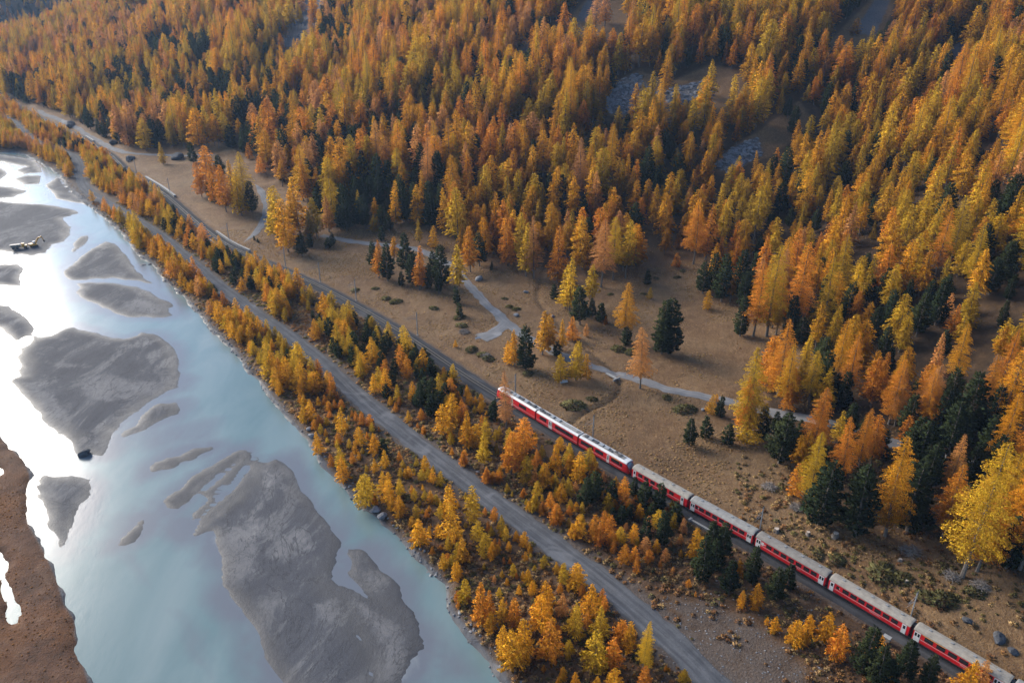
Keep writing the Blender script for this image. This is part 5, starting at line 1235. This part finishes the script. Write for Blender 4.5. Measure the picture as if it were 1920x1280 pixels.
RSIDE = [(1.22, .55), (1.33, .95), (1.33, 2.1), (1.25, 3.0)]
RROOF = [(1.24, 2.98), (1.2, 3.2), (1.0, 3.36), (.7, 3.42), (.35, 3.45), (0, 3.46)]
def railcar(u_far, u_near, label, nose, doors, wins, yellow=None, panto=None, gear=()):
    a = rail_pose(u_far); b_ = rail_pose(u_near); c = (a + b_) / 2; d = a - b_
    e = empty('railcar', (c[0], c[1], RT_Z), math.atan2(d[1], d[0])); tag(e, label, 'railcar')
    hl = np.linalg.norm(d) / 2 - .2
    def xs_scale():
        xs = [(-hl, 1, 0), (hl, 1, 0)]
        if nose:
            nz = [(1.9, 1, 0), (1.3, .99, .02), (.8, .96, .08), (.4, .90, .2), (.12, .82, .42), (0, .72, .6)]
            xs = [(hl - q, k, dd) for q, k, dd in nz]
            xs = [(-hl, 1, 0)] + xs
            if nose < 0: xs = [(-x, k, dd) for x, k, dd in reversed(xs)]
        return xs
    def loftp(pr, name, slant):
        m = MB(); rings = []
        for x, k, dd in xs_scale():
            sg = nose if nose else 0
            rings.append([(x - sg * slant * dd * 1.7 * max(0, (z - 1.5) / 1.9), y * k, z - .28 * dd * max(0, (z - 1.2) / 2.2)) for y, z in pr])
        m.loft(rings); return m.mesh(name, False)
    sd_ = [(y, z) for y, z in RSIDE] + [(-y, z) for y, z in reversed(RSIDE)]
    bo = loftp(sd_, 'body', 1); bo.materials.append(M['red']); meshobj('body', bo, None, e)
    ro = loftp(full(RROOF), 'roof', 1); ro.materials.append(M['white']); meshobj('roof', ro, None, e)
    lo = -hl + .3 if nose >= 0 else -hl + 2.2; hi = hl - .3 if nose <= 0 else hl - 2.2
    part(f'wl{hl:.2f}{nose}', lambda: box_mesh('roof_walkway', hi - lo, 1.15, .06, .02), 'roof_walkway', 'roof_brown', e, ((lo + hi) / 2, 0, 3.49))
    for i, (x, wd, dp_, hh, mt, nm, yy) in enumerate(gear):
        g_ = part(f'g{wd}{dp_}{hh}', lambda: box_mesh(nm, wd, dp_, hh, .04), nm, mt, e, (x, yy, 3.5 + hh / 2))
    if panto is not None:
        m = MB(); x0, dr = panto
        for sy in (-.55, .55):
            m.tube((x0, sy, 3.62), (x0 + dr * 1.5, sy * .5, 3.95), .035, .03, 5); m.tube((x0 + dr * 1.5, sy * .5, 3.95), (x0 + .1, sy * .9, 4.1), .03, .025, 5)
        m.tube((x0 + .1, -.8, 4.12), (x0 + .1, .8, 4.12), .035, .035, 5); m.tube((x0 + .35, -.8, 4.12), (x0 + .35, .8, 4.12), .035, .035, 5); m.box(x0 - .3, x0 + .4, -.6, .6, 3.5, 3.6)
        m.build('pantograph', M['black'], e)
    sy_at = lambda z: np.interp(z, [p[1] for p in RSIDE], [p[0] for p in RSIDE])
    for sy in (-1, 1):
        for x, wd in wins: 
            wn_ = part(f'rw{wd}', lambda: box_mesh('window', wd, .03, .92, .02), 'window', 'glass', e, (x, sy * (sy_at(2.25) + .006), 2.25), (sy * .085, 0, 0))
            nmul = int(wd / 1.3)
            for j in range(1, nmul): part('mull', lambda: box_mesh('mullion', .045, .04, .9), 'mullion', 'black', wn_, (-wd / 2 + wd * j / nmul, 0, 0))
        for x, wd in doors:
            dr = part(f'rd{wd}', lambda: box_mesh('door', wd, .04, 2.1, .02), 'door', 'white', e, (x, sy * (1.335), 1.85), (sy * .035, 0, 0))
            for q in ((-.3, .3) if wd > 1.1 else (0,)): part('rdw', lambda: box_mesh('window', .34, .05, 1.1, .02), 'window', 'glass', dr, (q * wd / 1.3, 0, .3))
        xa = -hl + .05 if nose >= 0 else -hl + 1.9; xb = hl - .05 if nose <= 0 else hl - 1.9
        part(f'rs{hl:.2f}{nose}', lambda: box_mesh('stripe', xb - xa, .012, .07), 'stripe', 'white', e, ((xa + xb) / 2, sy * 1.334, 1.32))
        part('rlet', lambda: text_mesh('Rhätische Bahn', .30), 'lettering', 'white', e, (xa * .0 - 1.0, sy * 1.336, .98), (math.pi / 2, 0, 0 if sy < 0 else math.pi))
        if yellow: part(f'ry{yellow}', lambda: box_mesh('first_class_stripe', yellow[1] - yellow[0], .014, .09), 'first_class_stripe', 'yellow', e, ((yellow[0] + yellow[1]) / 2, sy * (sy_at(2.82) + .008), 2.82), (sy * .085, 0, 0))
        if nose:
            part('cabw', lambda: box_mesh('cab_side_window', .75, .03, .85, .05), 'cab_side_window', 'glass', e, (nose * (hl - 2.3), sy * (sy_at(2.25) + .006), 2.2), (sy * .085, 0, 0))
    if nose:
        m = MB(); X = lambda q: nose * (hl - q)
        pts = []
        for z, yw, q in ((1.75, .92, .14), (2.3, .98, .42), (2.85, .92, .86), (3.18, .78, 1.2)):
            pts.append([(X(q - .06), -yw, z), (X(q - .22), -yw * .5, z + .02), (X(q - .25), yw * .5, z + .02), (X(q - .06), yw, z)])
        b0 = len(m.v)
        for r_ in pts: m.v += r_
        for i in range(3):
            for j in range(3): m.f.append((b0 + i * 4 + j, b0 + i * 4 + j + 1, b0 + i * 4 + j + 5, b0 + i * 4 + j + 4))
        ws = m.build('windscreen', M['windscreen'], e, True)
        so_ = ws.modifiers.new('thickness', 'SOLIDIFY'); so_.thickness = .05; so_.offset = 0
        for sy in (-.72, .72): part('hl', lambda: box_mesh('headlight', .06, .26, .16, .03), 'headlight', 'white', e, (nose * (hl + .0), sy, 1.35))
        part('snow', lambda: box_mesh('snow_plough', .25, 2.1, .5, .06), 'snow_plough', 'black', e, (nose * (hl - .12), 0, .42))
    for sx in (-1, 1):
        if sx != nose: part('gang2', lambda: box_mesh('gangway', .5, 1.7, 2.5, .06), 'gangway', 'black', e, (sx * (hl + .12), 0, 1.9))
        part('buffer', lambda: None, 'coupler', 'black', e, (sx * (hl + .2), 0, .7))
        bogie(e, sx * (hl - 2.7), 'r')
    part(f'rub{hl:.1f}', lambda: box_mesh('underframe', 2 * hl - 6.6, 2.2, .45, .05), 'underframe', 'black', e, (0, 0, .5))
g1 = lambda x, w_=1.3, h_=.22, mt='steel', nm='roof_unit', y=0., d=1.0: (x, w_, d, h_ + .06, mt, nm, y)
railcar(17.2, .55, 'white roofed red railcar with a rounded cab, next to the first carriage', -1, [(-1.7, .8)], [(5.3, 4.2), (1.2, 2.6), (-4.0, 2.6)], yellow=(-5.3, -2.7), panto=(-4.6, 1),
        gear=[g1(6.6, .9, .2, 'black', 'roof_grille'), g1(5.2), g1(3.4, 1.2, .12, 'black', 'roof_grille'), g1(1.6), g1(-.2, 1.4, .2), g1(-1.7, .9, .14, 'black', 'roof_grille', .3, .5), g1(-2.9, .7, .25, 'black', 'insulator_box', -.3, .4)])
railcar(33.0, 17.35, 'white roofed red railcar between the two cab railcars, with white double doors', 0, [(2.2, 1.3)], [(5.0, 2.6), (-2.9, 6.6)],
        gear=[g1(6.8, .9, .2, 'black', 'roof_grille'), g1(5.6, .7, .3, 'black', 'insulator_box', .3, .4), g1(4.4, 1.1, .18, 'black', 'roof_grille', 0, .6), g1(2.6, 1.1), g1(.6, 1.6, .14), (-3.8, 5.6, .95, .1, 'roof_grey', 'roof_cover', 0.)])
railcar(49.8, 33.15, 'white roofed red railcar at the far end of the train behind a thin larch', 1, [(1.2, .8)], [(-3.2, 2.9), (3.6, 3.0)], panto=(3.2, -1),
        gear=[g1(-6.6, .9, .2, 'black', 'roof_grille'), g1(-5, .8, .22, 'black', 'insulator_box', .3, .5), g1(-3.4, 1.3), g1(-1.6, 1.2, .14, 'black', 'roof_grille'), g1(.2), g1(1.6, .9, .2)])

# ------------------------------------------------------------------ catenary masts and the wire
def mast(px, py, hgt, lab, lean=0.0):
    p = at(px, py); q = p[:2]; i = int(np.argmin(((rail - q) ** 2).sum(1))); c = rail[i]; tc = c - q; dist = np.linalg.norm(tc)
    if dist > 4.2 or dist < 2.7:     # masts stand just clear of the cars
        q = c - tc / dist * 3.0; p = np.array([q[0], q[1], gz(q[0], q[1])]); tc = c - q; dist = np.linalg.norm(tc)
    top = RT_Z + hgt - p[2]
    e = empty('catenary_mast', tuple(p), math.atan2(tc[1], tc[0])); tag(e, lab, 'mast')
    m = MB(); k = .10
    for sx in (-k, k): m.box(sx - .03, sx + .03, -k, k, -.4, top)
    m.box(-k + .03, k - .03, -.02, .02, -.4, top); m.build('post', M['steel'], e)
    m = MB(); zt = 6.6 + RT_Z - p[2]; m.tube((.1, 0, zt - 1.3), (dist * .92, 0, zt - .55), .035, .035, 6); m.tube((.1, 0, zt), (dist * .8, 0, zt - .5), .025, .025, 6); m.tube((.1, .0, zt - 1.25), (dist, 0, zt - 1.2), .02, .02, 6)
    m.build('bracket', M['steel'], e)
    m = MB(); m.box(-.32, .32, -.32, .32, -.5, .12); m.build('footing', M['concrete'], e)
    m = MB(); m.box(-.35, .18, -.07, .07, top - .1, top + .04); m.tube((-.3, 0, top), (-.3, 0, top + .22), .05, .05, 6); m.build('insulator', M['black'], e)
    return p
MASTS = [(1111, 830, 7.4, 'catenary mast in the meadow behind the middle of the railcar set'), (973, 746, 7.4, 'catenary mast beside the thin larch at the far end of the train'), (783, 628, 7.4, 'catenary mast by the track below the path turnout'),
         (678, 561, 7.4, 'catenary mast by the track below the dark pine group'), (609, 527, 7.4, 'catenary mast by the straight track below the meadow pines'), (1437, 992, 7.4, 'catenary mast behind the gap of the second and third carriages'), (1716, 1157, 7.4, 'catenary mast behind the gap of the fourth and fifth carriages'),
         (548, 497, 7.4, 'catenary mast by the track where the meadow narrows'), (436, 452, 7.4, 'catenary mast by the concrete wall below the leafy larch group'), (325, 362, 7.4, 'catenary mast beside the white wall at the track bend'), (270, 318, 7.4, 'catenary mast on the outside of the far track bend'), (1262, 905, 7.4, 'catenary mast behind the first carriage')]
for a_ in MASTS[:-1]: mast(*a_)
m = MB(); st = 6; W_ = [(rail[i][0], rail[i][1], RT_Z + 5.4) for i in range(0, len(rail) - 1, st)]
for zz in (0, .75):
    for a_, b_ in zip(W_[:-1], W_[1:]): m.tube((a_[0], a_[1], a_[2] + zz), (b_[0], b_[1], b_[2] + zz), .016, .016, 3)
o = m.build('contact_wire', M['black']); tag(o, 'thin overhead contact wire running above the railway', 'wire')

# ------------------------------------------------------------------ walls and culverts
def rail_wall(px0, px1, off, hgt, th, lab):
    i0 = int(np.argmin(((rail - unproj(*px0, 1.0)) ** 2).sum(1))); i1 = int(np.argmin(((rail - unproj(*px1, 1.0)) ** 2).sum(1))); i0, i1 = sorted((i0, i1))
    m = MB(); rings = []
    for i in range(i0, i1 + 1, 2):
        c = rail[i] + RN[i] * off; q = RN[i] * th / 2; z0 = float(gz(*c)) - .6; rings.append([(*(c - q), z0), (*(c + q), z0), (*(c + q), RT_Z + hgt), (*(c - q), RT_Z + hgt)])
    m.loft(rings); o = m.build('retaining_wall', M['concrete']); tag(o, lab, 'wall')
rail_wall((262, 334), (318, 371), 3.2, .55, 1.1, 'white concrete wall along the outside of the track bend')
rail_wall((393, 436), (455, 474), 3.0, .45, .7, 'pale concrete wall beside the track below the tall larch group')
rail_wall((152, 257), (166, 266), 3.0, .5, .7, 'short pale wall beside the far track near the huge boulder')
rail_wall((283, 347), (300, 358), -3.2, .2, .6, 'short pale wall on the river side of the track bend')
rail_wall((405, 447), (420, 456), -3.2, .2, .6, 'short pale kerb on the river side opposite the long wall')
def culvert(px, py, rz, Ls, lab, nm='culvert'):
    p = at(px, py); e = empty(nm, (p[0], p[1], p[2]), rz); tag(e, lab, 'culvert')
    return e
# bridge beam beside the train
ia = int(np.argmin(((rail - unproj(1303, 957, RAILZ)) ** 2).sum(1))); d = RT[ia]; c = rail[ia + 4] - RN[ia] * 3.0
e = empty('culvert_parapet', (c[0], c[1], .3), math.atan2(d[1], d[0])); tag(e, 'long grey concrete beam over a culvert beside the second carriage', 'culvert')
m = MB(); m.box(-3.2, 3.2, -.28, .28, -.6, .62); m.build('beam', M['concrete'], e)
m = MB(); m.box(-3.7, -3.204, -.55, .5, -1.2, .75); m.build('abutment', M['concrete'], e)
m = MB(); m.box(3.204, 3.7, -.55, .5, -1.2, .75); m.build('abutment', M['concrete'], e)
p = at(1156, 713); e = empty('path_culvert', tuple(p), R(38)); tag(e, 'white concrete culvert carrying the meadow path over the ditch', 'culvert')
m = MB(); m.box(-1.3, -.5, -.2, .2, -.9, .45); m.box(.5, 1.3, -.2, .2, -.9, .45); m.box(-1.3, 1.3, -.2, .2, .452, .8); m.build('headwall', M['concrete'], e)
m = MB(); m.box(-.49, .49, .1, .25, -.9, .44); m.build('opening_shade', M['black'], e)  # dark panel filling the culvert mouth, stands in for the shade inside
m = MB(); m.box(-.45, .45, .25, 4.2, .55, .74); m.build('slab', M['concrete'], e)
p = at(1057, 716); e = empty('water_trough', tuple(p), R(12)); tag(e, 'small white trough at the edge of the larch group behind the train', 'trough')
m = MB(); m.box(-1.1, 1.1, -.42, -.34, 0, .5); m.box(-1.1, 1.1, .34, .42, 0, .5); m.box(-1.1, -1.02, -.339, .339, 0, .5); m.box(1.02, 1.1, -.339, .339, 0, .5); m.box(-1.01, 1.01, -.339, .339, .02, .12); m.build('basin', M['white'], e)
p = at(896, 638); e = empty('information_board', tuple(p), R(20)); tag(e, 'low grey board on two posts at the end of the path turnout', 'board')
m = MB(); m.hexa([(-.9, -.35, .75), (.9, -.35, .75), (.9, .35, 1.05), (-.9, .35, 1.05), (-.9, -.35, .81), (.9, -.35, .81), (.9, .35, 1.11), (-.9, .35, 1.11)]); m.build('panel', M['steel'], e)
for sx in (-.7, .7): m = MB(); m.box(sx - .06, sx + .06, -.06, .06, -.3, .9); m.build('post', M['wood'], e)
# pinkish signal box beside the fifth carriage
p = at(1661, 1203); e = empty('track_cabinet', tuple(p), math.atan2(RT[ia][1], RT[ia][0])); tag(e, 'pinkish trackside cabinet opposite the gap before the fifth carriage', 'cabinet')
m = MB(); m.box(-.6, .6, -.4, .4, -.2, 1.3); m.build('box', M['roof_beige'], e); m = MB(); m.box(-.68, .68, -.48, .48, 1.303, 1.38); m.build('lid', M['concrete'], e)

# ------------------------------------------------------------------ machines on the gravel bar
p = at(64, 462); e = empty('excavator', (p[0], p[1], p[2]), R(58)); e.scale = (.68,) * 3; tag(e, 'orange yellow excavator digging on the gravel bar in the river', 'excavator')
for sy in (-1, 1):
    m = MB(); pr = [(-2.1, .45), (-1.75, .08), (1.75, .08), (2.1, .45), (1.8, .9), (-1.8, .9)]
    m.loft([[(x, y, z) for x, z in pr] for y in (sy * 1.05, sy * 1.6)]); m.build('crawler_track', M['black'], e)
m = MB(); m.box(-2.4, 1.7, -1.45, 1.45, 1.05, 1.7); m.box(-2.7, -.4, -1.4, 1.4, 1.702, 2.35); m.tube((0, 0, .6), (0, 0, 1.1), .8, .8, 12); m.build('upper_carriage', M['digger'], e)
m = MB(); m.box(-.1, 1.6, .35, 1.4, 1.71, 3.05); cab = m.build('cab', M['white'], e)
m = MB(); m.box(1.58, 1.63, .45, 1.3, 2.1, 2.95); m.box(.1, 1.4, 1.38, 1.43, 2.2, 2.95); m.build('window', M['glass'], cab)
def beam(name, pts, w_, mat):
    m = MB()
    for (a, ra), (b_, rb) in zip(pts[:-1], pts[1:]):
        a, b_ = Vector(a), Vector(b_); d = (b_ - a).normalized(); u = Vector((-d.z, 0, d.x))
        m.hexa([a - u * ra + Vector((0, -w_, 0)), b_ - u * rb + Vector((0, -w_, 0)), b_ - u * rb + Vector((0, w_, 0)), a - u * ra + Vector((0, w_, 0)), a + u * ra + Vector((0, -w_, 0)), b_ + u * rb + Vector((0, -w_, 0)), b_ + u * rb + Vector((0, w_, 0)), a + u * ra + Vector((0, w_, 0))])
    return m.build(name, M[mat], e)
beam('boom', [((1.2, -.3, 1.8), .35), ((3.2, -.3, 4.6), .45), ((5.8, -.3, 5.0), .25)], .25, 'digger')
beam('stick', [((5.5, -.3, 5.4), .25), ((6.6, -.3, 2.4), .18)], .2, 'digger')
m = MB(); pr = [(6.3, 2.5), (6.9, 2.4), (7.0, 1.6), (6.4, 1.2), (5.7, 1.5), (5.9, 1.7), (6.3, 1.6)]; m.loft([[(x, y, z) for x, z in pr] for y in (-.95, .35)]); m.build('bucket', M['black'], e)
p = at(37, 466); e = empty('dump_truck', (p[0], p[1], p[2]), R(22)); e.scale = (.68,) * 3; tag(e, 'orange articulated dump truck with grey tray beside the excavator', 'truck')
m = MB(); m.hexa([(-4.2, -1.3, 1.5), (.6, -1.3, 1.5), (.6, 1.3, 1.5), (-4.2, 1.3, 1.5), (-4.9, -1.5, 2.9), (1.2, -1.5, 2.9), (1.2, 1.5, 2.9), (-4.9, 1.5, 2.9)]); tr_ = m.build('tray', M['roof_brown'], e)
m = MB(); m.box(-4.4, .9, -1.35, 1.35, 2.91, 3.0); m.build('gravel_load', M['black'], tr_)
m = MB(); m.box(1.5, 4.4, -1.2, 1.2, 1.0, 2.0); m.box(-4.0, 1.48, -.4, .4, .9, 1.4); m.build('chassis', M['digger'], e)
m = MB(); m.box(1.6, 3.0, -1.0, 1.0, 2.002, 3.3); cab = m.build('cab', M['digger'], e)
m = MB(); m.box(2.98, 3.03, -.85, .85, 2.4, 3.15); m.build('windscreen', M['glass'], cab)
for x in (3.4, -1.1, -3.1):
    for sy in (-1, 1): m = MB(); m.tube((x, sy * .85, .8), (x, sy * 1.4, .8), .8, .8, 14); m.build('wheel', M['black'], e)

# ------------------------------------------------------------------ haze in the air
HAZE = 0.00005
if HAZE:
    zt = max(float(gh.max()), H) + 20
    x0, x1, y0, y1 = gx.min() - 5, gx.max() + 5, gy.min() - 5, gy.max() + 5
    m = MB(); m.box(x0, x1, y0, y1, float(gh.min()) - 1, zt)
    hm = bpy.data.materials.new('haze'); hm.use_nodes = True; nt = hm.node_tree; nt.nodes.clear()
    out = nt.nodes.new('ShaderNodeOutputMaterial'); pv = nt.nodes.new('ShaderNodeVolumePrincipled')
    pv.inputs['Color'].default_value = (.42, .62, .95, 1); pv.inputs['Density'].default_value = HAZE; pv.inputs['Anisotropy'].default_value = 0.2
    nt.links.new(pv.outputs[0], out.inputs['Volume'])
    o = m.build('haze', hm); tag(o, 'faint blue haze filling the valley air', 'haze', kind='stuff')
print('TREES', len(trees), 'rest', len(rest), 'hand', len(hand_xy))
